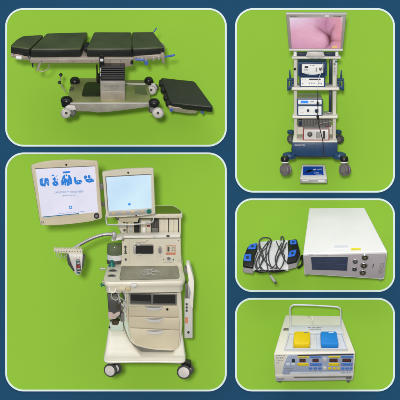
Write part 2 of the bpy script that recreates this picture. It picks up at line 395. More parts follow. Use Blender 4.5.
for q in range(7):
    z0 = P(0, 82.2-q*2.15, ycol+2).z; xx = .8 if q % 2 else 0
    for (a_, b_) in ((0, .0), ):
        x0, x1, y0, y1 = 101.2-100, 125-100, ycol+2, ycol+24
        m.loft([[V((x0+.7, y0+.7, z0)), V((x1-.7, y0+.7, z0)), V((x1-.7, y1, z0)), V((x0+.7, y1, z0))],
                [V((x0, y0, z0+.9)), V((x1, y0, z0+.9)), V((x1, y1, z0+.9)), V((x0, y1, z0+.9))],
                [V((x0, y0, z0+1.4)), V((x1, y0, z0+1.4)), V((x1, y1, z0+1.4)), V((x0, y1, z0+1.4))],
                [V((x0+.7, y0+.7, z0+2.3)), V((x1-.7, y0+.7, z0+2.3)), V((x1-.7, y1, z0+2.3)), V((x0+.7, y1, z0+2.3))]])
A.part('column_bellows', m, 'black', smooth=False)
m = MB(fa); m.box(99.6, 56.2, 104.4, 77, -1.5, 1.5); hc = A.part('hand_control', m, 'black', bev=.5)
m = MB(fa)
for (a_, b_) in ((59.3, 61.9), (68.2, 72), (73, 75), (75.6, 76.6)): m.box(100.5, a_, 103.6, b_, -1.9, -1.5)
A.part('control_button', m, 'white', hc, bev=.1)
m = MB(fa); m.ptube([(97, 65, 0), (97.2, 74, 0), (97.2, 81, -1), (99, 84, -1)], .75, 8, 4); m.box(98, 76, 103, 83, 0, 6); A.part('control_cable', m, 'black')
# lever on the left
yl = T(64.5, 91, zb).y
m = MB(fa); m.ptube([(65, 91.4, yl), (62, 86.5, yl), (59.4, 82, yl), (60.6, 74.6, yl)], .6); pl = A.part('foot_lever', m, 'steel')
for kx, ky in ((59.2, 82.2), (60.6, 74.6)):
    m = MB(fa); c = P(kx, ky, yl-.3); m.lathe(c, (0, 0, 1), [(0, -1.8), (1.2, -1.4), (1.9, 0), (1.2, 1.4), (0, 1.8)], 16); A.part('lever_knob', m, 'rubber', pl)
# casters
def tcaster(px, py, dr, wx, wy, wr, ax, second=None, dy=0):
    ztop = zb+.4; c = T(px, py+dr*.35, ztop)
    m = MB(fa); m.lathe(c, (0, 0, 1), [(dr*.82, -5), (dr*.92, -1), (dr, .6), (dr*.93, 2.4), (dr*.72, 3.8), (dr*.4, 4.6), (0, 4.8)], 24)
    cap = A.part('caster', m, 'black')
    y_ = c.y-dr-1+dy
    if second:
        wheel(A, P(second[0], second[1], y_+2.5), ax, second[2], 1.6, 'dgrey', 'grey', cap)
    wheel(A, P(wx, wy, y_), ax, wr, 2.0, 'silver', 'wheelwhite', cap, .78)
    m = MB(fa); m.lathe(P(wx, wy, y_-1.5), V(ax), [(wr*.22, -.4), (wr*.22, .8)], 16); A.part('axle_cap', m, 'dgrey', cap)
tcaster(66.6, 99, 6.1, 66.2, 113, 5.8, (.45, -1, .05), (72.6, 113, 4.0))
tcaster(74, 79, 5.2, 74, 88, .2, (0, -1, 0), None, 8)
tcaster(148.3, 79, 4.6, 151, 89.0, 5.4, (-.18, -1, 0), (154.8, 86.5, 3.6))
tcaster(154.2, 101.5, 5.7, 158, 113, 6.0, (-.1, -1, 0), (152, 110, 3.6))
m = MB(fa); m.poly([(65.5, 108.4), (69, 106.4), (75.2, 107.4), (76.4, 110), (73, 111), (68, 110)], T(66, 103, zb).y-9, T(66, 103, zb).y-5); A.part('caster_fork', m, 'wheelwhite', bev=.4)
m = MB(fa); m.poly([(151, 83), (154.5, 83), (157, 88), (155, 91), (151, 88)], T(150, 82, zb).y-3.4, T(150, 82, zb).y-2); A.part('caster_fork', m, 'wheelwhite', bev=.3)
# leg section pad
ff = Fr(185, 100, 42, .34); P, T = ff.P, ff.T
F = Thing(ff, 'leg_section', 'detached black leg section cushion lying tilted beside the right wheels of the operating table', 'table cushion', (188, 113, 6))
zf = 3.0
m = MB(ff); ps = rr([(170.6, 103.2), (213.8, 107.6), (194.6, 80.6), (160.3, 76.9)], [1.8, 3, 2.5, 2], 4)
f = [T(*p, zf) for p in ps]; c_ = sum(f, V())/len(f)
def s_(k, dz): return [V((c_.x+(v.x-c_.x)*(1-k/26), c_.y+(v.y-c_.y)*(1-k/26), zf+dz)) for v in f]
m.loft([s_(1, -7.2), s_(.1, -6.2), s_(0, -3), s_(.1, -.9), s_(.5, -.25), s_(1.1, 0), s_(2.4, .03)])
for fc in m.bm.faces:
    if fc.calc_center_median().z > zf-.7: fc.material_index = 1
F.part('cushion', m, ['vinyl', 'darkolive'])
m = MB(ff)
for (a_, b_) in ((161.6, 83), (163.4, 89.5), (166.4, 97.5), (168.6, 103)):
    m.lathe(T(a_, b_, zf-4), (0, 1, .0), [(1.6, -4), (3.0, -3), (3.2, 0), (3.0, 3), (1.6, 4)], 14)
F.part('end_roller', m, 'rubber')
yq = T(190, 105, zf).y
m = MB(ff); m.poly([(168.5, 107), (198, 109.5), (196, 113.6), (187, 113.6), (174, 111.6), (169, 110)], yq+1.0, yq+26); F.part('rail', m, 'steelwarm', bev=.3)
for (a_, b_) in ((171.3, 110.8), (202.4, 112.6)):
    m = MB(ff); m.disc(a_, b_, 1.7, yq-.5, yq+3); F.part('blue_knob', m, 'bluehandle')

# ------------------------------------------------------------------ B endoscopy cart
fc_ = Fr(315, 110, 14, .50); P, T = fc_.P, fc_.T
C = Thing(fc_, 'equipment_cart', 'white four-shelf endoscopy cart with blue base drawer and four swivel casters', 'cart', (315, 160, 8))
def shelf_(name, pts, fy, th_px, y0, m='shelf'):
    # pts: front-left x, front-right x, back-left x, back-right x, back py ; fy front top py
    x0, x1, b0, b1, bpy_ = pts; z = P(0, fy, y0).z; mm = MB(fc_)
    a = rr([(x0, fy), (x1, fy), (b1, bpy_), (b0, bpy_)], [1.5, 1.5, 0, 0])
    mm.deck(a, z, th_px/fc_.ca); return C.part(name, mm, m, bev=.35)
for q, (x0, x1, b0, b1, bp_, fy, th_) in enumerate(((290.6, 341.2, 294, 338, 53.5, 57.6, 1.7), (291, 339.6, 294, 337, 82, 88, 2.6), (291.8, 338.4, 294.6, 336, 110.5, 116.4, 2.2))):
    shelf_('shelf', (x0, x1, b0, b1, bp_), fy, th_, -4)
m = MB(fc_); zz = P(0, 141.3, -6).z
fr4 = [T(x, y, zz) for x, y in rr([(292.4, 141.3), (337.8, 141.3), (334, 128), (295.6, 128)], [1, 1, 0, 0])]
m.loft([fr4, [V((v.x, v.y, v.z-1.2)) for v in fr4]]); C.part('base_shelf', m, 'shelf', bev=.3)
for (x0, x1) in ((293.6, 297.4), (332.4, 336.8)):
    m = MB(fc_); m.poly([(x0, 59), (x1, 59), (x1-.2 if x0 < 300 else x1-.6, 138.6), (x0+.6, 138.6)], 6, 18); C.part('upright', m, 'post', bev=.5)
m = MB(fc_); m.rbox(332.6, 61.5, 337.2, 75, 4.5, 6, .6); cp = C.part('power_strip', m, 'silverlt', bev=.2)
m = MB(fc_); m.disc(334.4, 64.4, 1.0, 4, 5); m.disc(334.6, 69, .6, 4.1, 5); m.disc(334.6, 72, .6, 4.1, 5); C.part('socket', m, 'grey', cp)
m = MB(fc_); m.box(334.8, 61.2, 337.3, 62.7, 3.8, 5); C.part('switch', m, 'teal', cp)
m = MB(fc_); m.disc(294.7, 69.4, 1.2, 4.4, 6.2); C.part('post_knob', m, 'black')
m = MB(fc_); m.box(329.4, 60, 332, 86, 14, 17); m.box(329.2, 90, 332, 113, 14, 17); C.part('rear_rail', m, 'navyp', bev=.2)
for sgn in (-1, 1):   # blue side handles
    X = lambda v: v if sgn < 0 else 630.6-v+.2
    m = MB(fc_)
    m.poly([(X(288.9), 70.4), (X(290.3), 70.4), (X(290.9), 80), (X(289.1), 80)], 2, 4)
    m.poly([(X(286.8), 79.4), (X(293.6), 78.6), (X(293.6), 80.6), (X(288.6), 81.2), (X(288.4), 86.6), (X(291), 86), (X(293), 83.6), (X(293.6), 85.5), (X(290), 90.6), (X(287.2), 91)], 0, 4)
    m.poly([(X(290), 80.4), (X(291.3), 80.4), (X(291.1), 88), (X(290), 88)], 1, 3.4)
    m.poly([(X(291.5), 81), (X(293.8), 81), (X(293.8), 84), (X(291.5), 84)], 2, 12)
    C.part('side_handle', m, 'blue', bev=.3)
m = MB(fc_); m.poly([(291.8, 142.6), (337.8, 142.6), (337.2, 156), (292.4, 156)], -6, 30); C.part('base_cabinet', m, 'blue', bev=.5)
m = MB(fc_); m.disc(314.6, 145.2, .7, -6.5, -6); C.part('lock', m, 'dgrey')
C.text('RICHARD WOLF', 294.6, 145.6, 1.25, -6.15, 'silverlt', None, 'lettering', width=10.6, bold=.02)
m = MB(fc_); m.box(292, 155, 338, 157, -5, 28); C.part('base_plinth', m, 'navyp')
def ccaster(px, py, dx, s):
    # blue foot, black cap, white ring, twin wheels
    c = P(px, py, -4); m = MB(fc_)
    m.lathe(c, (0, 0, 1), [(6.4, -3.6), (6.8, -3), (6.8, -.4), (6.2, 1.2), (3.4, 2.4), (0, 2.7)], 28)
    q = P(px+dx, py+4.0, -12); m.tube([c, q-V((0, 0, .4))], 3.0, 12)
    ft = C.part('base_foot', m, 'blue')
    m = MB(fc_); m.lathe(q, (0, 0, 1), [(3.3, -3.2), (4.2, -2.4), (4.2, .6), (3.4, 2.2), (0, 2.8)], 20); cap = C.part('caster', m, 'black')
    m = MB(fc_); m.lathe(q-V((0, 0, 3.1)), (.0, 0, 1), [(3.0, -1.3), (3.9, -.6), (3.9, .9), (2, 1.2)], 20); C.part('caster_collar', m, 'white', cap)
    a = V((-.75*s, -1, .25)); a2 = V((1, -.6*s, 0))
    w0 = q+V((.8, -2, -11.0)); ax = V((-1.0, -1, .12)).normalized()
    wheel(C, w0-ax*2.0, ax, 5.9, 2.4, 'gw', 'grey', cap, .5); wheel(C, w0+ax*2.0, ax, 5.9, 2.4, 'gw', 'grey', cap, .5)
    m = MB(fc_); m.tube([q-V((0, 0, 3.5)), w0], 1.6, 10); C.part('caster_fork', m, 'dgrey', cap)
ccaster(289.3, 154.6, -4.5, 1); ccaster(339.6, 154.6, 4.5, -1)
for (px, wx, s) in ((291.2, 292.2, 1), (339, 340.2, -1)):
    m = MB(fc_); m.lathe(P(px, 131, 24), (0, 0, 1), [(3.3, -1.8), (3.6, -1), (3.4, .6), (2, 1.6), (0, 1.8)], 20); cap = C.part('caster', m, 'blue')
    ax = V((-.5, -1, 0)).normalized()
    wheel(C, P(wx, 138.6, 22), ax, 4.8, 3.6, 'dgrey', 'gw', cap, .5)
# ---- flat monitor on top
S = Thing(fc_, 'flat_monitor', 'silver framed wide monitor showing a pink tissue close-up, on top of the endoscopy cart', 'monitor', (315, 56, 4))
m = MB(fc_); TL, TR, BR, BL = (285.4, 15.0), (345.6, 15.2), (342.2, 51.6), (288.6, 51.6)
m.poly(rr([TL, TR, BR, BL], .9, 3), -8, -2); mon = S.part('monitor_case', m, 'dsilver', bev=.5)
m = MB(fc_); m.poly([(285.4, 14.7), (345.7, 14.9), (345.4, 16.0), (285.6, 15.8)], -8.6, -2); m.poly([(288.4, 49.7), (342.2, 49.7), (342.1, 51.7), (288.7, 51.7)], -8.5, -2.5); S.part('bezel_edge', m, 'silverlt', mon, bev=.2)
m = MB(fc_); m.quadgrid([(288.9, 18.8), (341.7, 18.5), (339.7, 49.3), (291.5, 49.3)], 110, 76, -8.25)
def seg_d(p, pts):
    best = (9, 0)
    for (a, b) in zip(pts, pts[1:]):
        A_ = V(a[:2]); B_ = V(b[:2]); ab = B_-A_; t = max(0, min(1, (p-A_).dot(ab)/ab.length_squared)); q = p-(A_+ab*t); q.x *= 1.6
        if q.length < best[0]: best = (q.length, a[2]+(b[2]-a[2])*t)
    return best
creases = [([(.485, .27, .15), (.56, .36, .6), (.63, .44, .85), (.71, .545, 1), (.76, .64, 1.1), (.782, .74, 1.1), (.765, .87, .9), (.69, .99, .5)], 1.05, .019),
           ([(.70, 0, .5), (.685, .29, .5), (.71, .45, .7), (.77, .64, 1)], .6, .022), ([(.88, .2, .15), (.82, .37, .8), (.79, .5, 1), (.775, .64, 1)], .9, .024),
           ([(.79, .76, 1), (.84, .745, .8), (.90, .74, .7), (1, .765, .5)], .7, .022), ([(.80, 1.0, .5), (.775, .86, .9), (.785, .72, 1)], .5, .022), ([(.50, .05, .2), (.53, .2, .3), (.58, .34, .3)], .35, .05)]
def picture(me):
    ca = me.color_attributes.new('Col', 'FLOAT_COLOR', 'POINT'); nx, ny = 110, 76
    for j in range(ny+1):
        for i in range(nx+1):
            u_, v_ = i/nx, j/ny; p = V((u_, v_)); k = 0
            lobe = math.exp(-((u_-.30)**2/.09+(v_-.55)**2/.20))
            r, g, b = 212+12*lobe, 154+16*lobe, 182+10*lobe
            tl = max(0, 1-u_*1.4)*max(0, 1-v_*2.2); r += 14*tl; g += 60*tl; b += 54*tl
            if u_ > .78: t = min(1, (u_-.78)/.15); r += 8*t; g -= 2*t; b -= 14*t
            up = math.exp(-((u_-.66)**2/.018+(v_-.22)**2/.07)); r -= 16*up; g -= 22*up; b -= 14*up
            hl = math.exp(-((u_-.60)**2/.02+(v_-.66)**2/.04)); r += 12*hl; g += 16*hl; b += 14*hl
            edge = max(0, (u_-.955)/.045)*max(0, 1-v_*3); g += 60*edge; b += 60*edge
            low = max(0, v_-.55)*(1-u_); r -= 26*low; g -= 34*low; b -= 20*low
            for pts, st, wd in creases:
                dd, sw = seg_d(p, pts); k += st*sw*(math.exp(-(dd/(wd*1.25))**2)*.34+.24*math.exp(-(dd/(wd*4.6))**2))
            k = min(1, k); n_ = .5+.5*math.sin(u_*23+math.sin(v_*17)*2)*math.sin(v_*19+u_*5); r += 4*n_; g += 5*n_; b += 4*n_
            r, g, b = r*(1-k)+104*k, g*(1-k)+58*k, b*(1-k)+70*k
            ca.data[j*(nx+1)+i].color = (lin(min(255, r)), lin(min(255, g)), lin(min(255, b)), 1)
o = S.part('screen', m, 's_pic', mon, smooth=False); picture(o.data)
m = MB(fc_); m.rbox(331.6, 47.0, 336.4, 48.3, -8.5, -8.3, .3); S.part('screen_caption', m, 's_yel', mon)
m = MB(fc_); dashes(m, 289.4, 17.3, 296, 17.3, -8.2, .6, 3, 2); dashes(m, 332, 17.2, 340, 17.5, -8.2, .6, 5, 2); S.part('bezel_lettering', m, 'inkd', mon)
m = MB(fc_); m.box(324, 16.3, 328.5, 18.1, -8.4, -8.1); S.part('brand_plate', m, 'silverlt', mon)
m = MB(fc_); dashes(m, 310, 50.8, 322, 50.8, -8.7, .5, 9); S.part('bezel_button', m, 'grey', mon)
m = MB(fc_); m.poly([(307.5, 51.5), (322.5, 51.5), (324.5, 56.6), (305.5, 56.6)], 0, 6); m.lathe(P(315, 56.4, 1), (0, 0, 1), [(10, -.4), (10, .2), (6, .8)], 24); S.part('monitor_stand', m, 'silverlt', bev=.3)
m = MB(fc_); m.box(293.4, 51.5, 296.4, 57, 2, 5); m.box(335, 51.5, 338, 57, 2, 5); C.part('monitor_guard_post', m, 'white', bev=.2)
m = MB(fc_); m.box(297, 53, 306.4, 56.8, 1.5, 4); m.box(323.8, 53, 335, 56.8, 1.5, 4); C.part('monitor_cradle', m, 'navyp', bev=.2)
# ---- devices
def device(name, label, cat, x0, y0, x1, y1, yf, dep, frame, face, ins=1.4, taper=0.02, bot=1.0, topm=None):
    t = Thing(fc_, name, label, cat, ((x0+x1)/2, y1, yf+dep/2))
    m = MB(fc_); a = [P(*p, yf) for p in rr([(x0, y0), (x1, y0), (x1, y1), (x0, y1)], .7, 2)]
    cx = (x0+x1)/2-fc_.ax
    m.loft([a, [V((cx+(v.x-cx)*(1-taper), yf+dep, v.z)) for v in a]])
    if topm:
        for f in m.bm.faces:
            f.normal_update()
            if abs(f.normal.z) > .8: f.material_index = 1
    h = t.part('housing', m, [frame]+([topm] if topm else []), bev=.35)
    m = MB(fc_); m.rbox(x0+ins, y0+ins*.9, x1-ins, y1-bot, yf-.5, yf, .5); t.part('front_face', m, face, bev=.15); return t
d1 = device('video_processor', 'blue console with curved white face, stacked on the recorder on the upper shelf', 'medical console', 297.6, 62.6, 326.6, 76.3, -1, 22, 'blueframe', 'navyp', 1.6)
m = MB(fc_); m.poly(rr([(301.6, 64.6), (323, 64.6), (323, 73.0), (318, 74.6), (312.3, 75.2), (306.6, 74.6), (301.6, 73.0)], [1, 1, .6, 2, 2, 2, .6]), -2.1, -1.4); d1.part('curved_fascia', m, 'white', bev=.2)
m = MB(fc_); m.rbox(304.3, 66.6, 308.0, 68.4, -2.4, -2.1, .3); m.box(315.6, 68, 316.3, 72, -2.4, -2.1); m.box(303.5, 70, 308, 70.6, -2.4, -2.1); d1.part('slot', m, 'inkd')
m = MB(fc_); m.disc(320.4, 69.2, 1.9, -2.6, -2.1); d1.part('glare_disc', m, 'chrome')  # round glare on the fascia, made as a chrome disc
m = MB(fc_); dashes(m, 304, 73.2, 309, 73.5, -2.3, .5, 2); dashes(m, 309.5, 65.9, 315, 65.9, -2.3, .5, 2); d1.part('fascia_lettering', m, 'ink')
d2 = device('video_recorder', 'lower white faced recorder with a thin disc slot, under the curved blue console', 'recorder', 299.4, 76.8, 325, 87.2, 0, 20, 'blueframe', 'white', 1.3, bot=.8)
m = MB(fc_); m.box(309, 79, 320.4, 80.0, -.9, -.5); d2.part('disc_slot', m, 'inkd')
m = MB(fc_)
for bx in (308.6, 311, 313.4, 318): m.box(bx, 83, bx+1.3, 83.8, -.8, -.5)
m.disc(302.6, 84, .6, -.9, -.5); m.disc(321, 84, .7, -.9, -.5); dashes(m, 302, 79.4, 305.5, 79.4, -.7, .5, 8); d2.part('button', m, 'ink')
d3 = device('camera_controller', 'slim blue framed unit with a lit blue display, on the middle shelf', 'medical console', 297.0, 99, 322.6, 105.2, -1, 26, 'blueframe', 'white', 1.0, .12, .7, 'silver')
m = MB(fc_); m.box(300.6, 100.8, 308.2, 103.2, -1.9, -1.5); d3.part('display', m, 's_disp')
m = MB(fc_); m.box(310.4, 101, 314, 101.7, -1.8, -1.5); m.disc(317, 103.4, .5, -2, -1.5); m.disc(319.6, 103.2, .5, -2, -1.5); d3.part('button', m, 'ink')
d4 = device('light_source', 'blue framed unit with two round knobs, under the unit with the blue display', 'medical console', 297.2, 105.5, 322.6, 115.8, -1, 26, 'blueframe', 'white', 1.1, bot=.9)
for (kx, ky, kr) in ((308, 110.8, 1.25), (316.6, 111.2, 1.9)):
    m = MB(fc_); m.disc(kx, ky, kr, -3.2, -1.5); d4.part('knob', m, 'navyp')
m = MB(fc_); dashes(m, 300, 108, 305, 108, -1.7, .5, 6); dashes(m, 300, 113, 304, 113, -1.7, .5, 6); d4.part('fascia_lettering', m, 'ink')
d5 = device('insufflator', 'white faced unit with thin red frame, dark dial and vents, on the lowest shelf', 'medical console', 303.2, 128.8, 329.4, 140.4, -2, 27, 'red', 'silverlt', .8, bot=.8, topm='silver')
m = MB(fc_); m.disc(309.9, 134.4, 2.5, -3.8, -2.5); k_ = d5.part('dial', m, 'dgrey')
m = MB(fc_); m.disc(309.9, 134.4, 1.1, -4.4, -3.7); d5.part('dial_centre', m, 'grey', k_)
m = MB(fc_)
for q in range(5): m.box(316.6+q*1.05, 131.6, 317.2+q*1.05, 138.4, -2.9, -2.5)
d5.part('vent_slot', m, 'dgrey')
m = MB(fc_); m.box(323.1, 131, 325.1, 138.6, -3, -2.5); d5.part('socket_panel', m, 'inkd')
m = MB(fc_); m.box(326, 126.4, 329.2, 127.6, 6, 8); d5.part('red_tag', m, 'red')
m = MB(fc_); m.box(297, 125, 333, 134, 19, 21); C.part('back_panel', m, 'shelf')
m = MB(fc_); m.poly([(298, 118.5), (331.6, 118.5), (331.6, 126.6), (298, 126.6)], 12, 19)
C.part('rear_tray', m, 'grey', bev=.3)
m = MB(fc_)
for q in range(18): m.box(303+q*1.5, 119.6, 303.8+q*1.5, 125.4, 11.5, 12)
C.part('tray_slot', m, 'dgrey')
m = MB(fc_); m.box(299, 119.8, 302.2, 125.4, 9, 13); C.part('cable_clamp', m, 'navyp', bev=.3)
m = MB(fc_); m.ptube([(332, 112, 3), (328, 112.6, 2), (324, 114, 4)], .4, 6, 4); m.ptube([(316, 126, 6), (322, 123, 5), (328, 122, 8), (332, 121, 8)], .35, 6, 4); C.part('thin_lead', m, 'silver')
W = Thing(fc_, 'camera_cable', 'thin dark cable hanging down the front of the shelves past the red framed unit', 'cable', (322, 156, -9))
m = MB(fc_); m.ptube([(317.4, 90.6, -5.0), (317.6, 97, -6), (317.4, 103, -7), (317.8, 110, -7), (317.4, 117, -8), (318.6, 124, -8), (320.6, 132, -8), (322.6, 140, -8.5), (323.4, 148, -8.5), (323.2, 156, -8.5)], .42, 8, 6); W.part('lead', m, 'inkd')
m = MB(fc_); m.ptube([(317.5, 102, -7), (317.3, 105.8, -7)], 1.0); m.ptube([(317.2, 115.5, -7.8), (318, 118.6, -8)], 1.25); W.part('connector', m, 'black')
m = MB(fc_); m.ptube([(322.6, 63, -1.5), (321, 72, -3), (318.2, 80, -4), (317.4, 90.6, -5)], .3, 6, 5); W.part('thin_lead', m, 'silverlt')
# ---- case on the floor
fk = Fr(314, 175, 38, .30); P, T = fk.P, fk.T
K = Thing(fk, 'instrument_case', 'small white box with blue picture label on its lid, in front of the endoscopy cart', 'box', (314, 183, 8))
zk = P(0, 179.6, 0).z
m = MB(fk); m.loft([[T(*p, zk) for p in rr([(299.8, 179.6), (327.6, 179.6), (325.6, 164.2), (302.2, 164.0)], .8, 2)],
   [T(*p, zk)-V((0, 0, 4.8)) for p in rr([(299.8, 179.6), (327.6, 179.6), (325.6, 164.2), (302.2, 164.0)], .8, 2)]]); K.part('box_body', m, 'silver', bev=.4)
m = MB(fk); m.deck(rr([(300.2, 178.9), (327.2, 178.9), (325.4, 164.6), (302.5, 164.4)], 1, 2), zk+.7, .7); lid = K.part('lid', m, 'white', bev=.3)
m = MB(fk); m.deck([(302.8, 175), (323.8, 175), (323.2, 166.4), (303.6, 166.3)], zk+1.0, .25); lb = K.part('blue_label', m, 'labelblue', lid)
m = MB(fk); m.deck([(304, 173.4), (306.5, 171.9), (308.2, 169.8), (311.6, 169.6), (312.6, 170.8), (309, 172), (306, 172.6)], zk+1.2, .15); m.deck([(312.2, 170.4), (315, 169.6), (315, 170.3), (312.3, 171)], zk+1.2, .15); K.part('printed_device', m, 'black', lb)
m = MB(fk); m.deck([(313, 169.6), (315.6, 168.4), (316.6, 169.2), (314.4, 170.4)], zk+1.3, .2); m.deck([(317.5, 168.8), (322.4, 168.6), (322.4, 169.2), (317.6, 169.4)], zk+1.2, .15)
m.deck([(314, 172.6), (319, 172.4), (319, 173), (314, 173.2)], zk+1.2, .15); m.deck([(316, 173.9), (322, 173.8), (322, 174.2), (316, 174.3)], zk+1.2, .15); K.part('printed_text', m, 'inkw', lb)
m = MB(fk); m.box(302, 180.1, 308.6, 181.4, -.5, 0); m.box(318, 180.2, 324.8, 182, -.5, 0); K.part('clasp', m, 'white', bev=.15)

# ------------------------------------------------------------------ C anesthesia machine
fm = Fr(145, 270, 16, .72); P, T = fm.P, fm.T
G = Thing(fm, 'anesthesia_machine', 'tall cream anesthesia machine with two screens, steel worktop, three drawers and white wheeled base', 'anesthesia machine', (145, 372, -20))
# base
m = MB(fm)
def ring(pts, y0s): return [P(x, y, q) for (x, y), q in zip(pts, y0s)]
zt_ = P(0, 350, -30).z
out = rr([(105, 0), (184.5, 0)], 0)
def base_ring(z, x0, x1, yf_, yb_, r=7, sag=0, rf=None):
    pts = rr([(x0, yb_), (x1, yb_), (x1, yf_), (x0, yf_)], [3, 3, r, r], 6); res = []
    # subdivide the front edge so that it can sag
    full = []
    for i, p in enumerate(pts):
        full.append(p); qn = pts[(i+1) % len(pts)]
        if abs(p[0]-qn[0]) > 40:
            for k in range(1, 14): full.append(tuple(V(p).lerp(V(qn), k/14)))
    for (x, y) in full:
        t = (x-(x0+x1)/2)/((x1-x0)/2)
        res.append(V((x-145, y, z+(sag*(1-t*t) if y < (yf_+yb_)/2 else 0))))
    return res
zB = P(0, 363.6, -44).z
zD = P(0, 352.5, -20).z
m.loft([base_ring(zB, 105.2, 184.6, -44, -16, 8, 1.2), base_ring(zB+1.2, 103.8, 185.8, -46, -15, 8, 1.0), base_ring(zB+4, 103.8, 185.8, -46, -15, 8, .2), base_ring(zD-1.2, 104.4, 185.2, -44, -15, 8), base_ring(zD+.4, 106, 184, -39, -16, 6)])
def shoulder(m, x0, x1, xt0, xt1, ptop):
    zT_ = P(0, ptop, -8).z; rs = []
    for k in range(7):
        t = k/6; e_ = 1-(1-t)**2.0
        xa, xb = x0+(xt0-x0)*t, x1+(xt1-x1)*(e_ if xt0 < 150 else t); xa = x0+(xt0-x0)*(e_ if xt0 > 150 else t); yf_ = -42+34*(t**.7); z_ = zD-3+(zT_-zD+3)*t
        rs.append([V((q[0]-145, q[1], z_)) for q in rr([(xa, -15+15*t), (xb, -15+15*t), (xb, yf_), (xa, yf_)], [2, 1, 2, 5], 4)])
    m.loft(rs)
shoulder(m, 104.2, 146, 109.4, 123.6, 321); shoulder(m, 170, 185.6, 179.2, 182, 331)
base = G.part('wheeled_base', m, 'creamlight')
rm_ = base.modifiers.new('remesh', 'REMESH'); rm_.mode = 'VOXEL'; rm_.voxel_size = .0075; rm_.use_smooth_shade = True
sm_ = base.modifiers.new('smooth', 'SMOOTH'); sm_.factor = .5; sm_.iterations = 26
m = MB(fm); m.poly(rr([(110.5, 321), (123, 321), (124, 331), (109, 331)], 2), -22, -4); G.part('base_shoulder', m, 'greenish', bev=.8)
m = MB(fm); m.disc(109.6, 327.5, .9, -23.5, -21); G.part('dark_plug', m, 'black')
for (cx, cy, r, ax, sx, sy, sr) in ((110.6, 369.9, 6.9, (-.42, -1, 0), 116.0, 368.0, 6.2), (184.0, 371.6, 7.2, (-.12, -1, 0), 188.2, 369.2, 5.6)):
    m = MB(fm); m.lathe(P(cx+2, cy-5, -34), (0, 0, 1), [(3, -3), (3.4, 4.5)], 16)
    if cx > 150: m.poly(rr([(179.6, 360.6), (191.5, 361.6), (190.6, 368), (184, 369)], 1), -38, -30)
    fk_ = G.part('caster_fork', m, 'black', bev=.4)
    wheel(G, P(sx, sy, -30), ax, sr, 2.4, 'dgrey', 'silverlt', fk_, .6)
    t = wheel(G, P(cx, cy, -38), ax, r, 3.2, 'dgrey', 'wheelwhite', fk_, .76)
for cx in (120, 172):
    wheel(G, P(cx, 352, 14), (-.2, -1, 0), 6, 3, 'dgrey', 'wheelwhite', None, .7)
# drawer cabinet
cab = rr([(123.4, 291), (181.0, 291), (182.6, 325), (179.4, 349.2), (172, 351.0), (150, 349.6), (134.6, 345.4), (130, 341), (123.4, 325), (122.4, 306)], [1, 1, 6, 3, 3, 8, 3, 3, 8, 8], 4)
m = MB(fm); m.poly(cab, -22, 14); cabp = G.part('drawer_cabinet', m, 'beige', bev=1.2, seg=3)
m = MB(fm); m.poly(rr([(134, 344), (150, 348), (179, 349.6), (178, 354.2), (150, 353), (138, 349.6)], 1), -19, 10); G.part('cabinet_shadow', m, 'grey', bev=.4)  # dark shadow under the cabinet, built as a grey band
def drawer(p4, y0, hx, hy, w_=18, lock=False):
    m = MB(fm); m.poly(rr(p4, [.8, .8, 1.2, 1.2]), -24.2, -21.8); dr = G.part('drawer', m, 'beige2', bev=.5)
    m = MB(fm)
    hp = [(hx, hy), (hx+w_, hy-.3), (hx+w_-.6, hy+1.6), (hx+w_*.82, hy+3.6), (hx+w_*.5, hy+4.6), (hx+w_*.18, hy+3.8), (hx+.6, hy+1.9)]
    m.poly(rr(hp, 1), -26.4, -24); m2 = G.part('handle', m, 'silverlt', dr, bev=.5)
    m = MB(fm); m.poly([(hx+.6, hy+.3), (hx+w_-.8, hy), (hx+w_*.8, hy+1.0), (hx+w_*.5, hy+1.5), (hx+w_*.2, hy+1.1)], -26.7, -26.3); G.part('finger_slot', m, 'dsilver', dr)
    if lock: m = MB(fm); m.disc(167.4, 309.2, 1.2, -25.2, -24); G.part('lock', m, 'black', dr)
drawer([(129.2, 306.2), (177.8, 305.4), (179.2, 317.0), (129.0, 315.4)], 0, 145.2, 306.4, 18, True)
drawer([(129.0, 316.2), (179.2, 317.8), (180.0, 329.6), (129.4, 327.0)], 0, 145.4, 318.0, 18)
drawer([(129.4, 327.8), (180.0, 330.4), (178.2, 348.6), (150, 347.4), (136, 343.6), (130.4, 336)], 0, 146.2, 330.0, 17.6)
m = MB(fm); m.poly(rr([(129.6, 293), (177, 294.2), (176.8, 304.6), (129.8, 304.2)], .6), -24, -22); op = G.part('shelf_frame', m, 'grey', bev=.3)
m = MB(fm); m.poly([(130.8, 294), (151.4, 294.4), (151.4, 303.2), (131, 302.8)], -24.5, -23.9); m.poly([(153.4, 294.6), (175.6, 295), (175.4, 303.6), (153.4, 303.3)], -24.5, -23.9); G.part('shelf_shade', m, 'blackmat', op)  # flat black plates; the shade inside the openings is put into their colour
m = MB(fm); m.poly([(131.2, 300.2), (151.2, 301.2), (151.2, 303), (131.2, 302.6)], -24.8, -24.4); m.poly([(153.8, 302.4), (175, 302.8), (175, 303.5), (153.8, 303.2)], -24.8, -24.4); G.part('shelf_floor', m, 'dgrey', op)
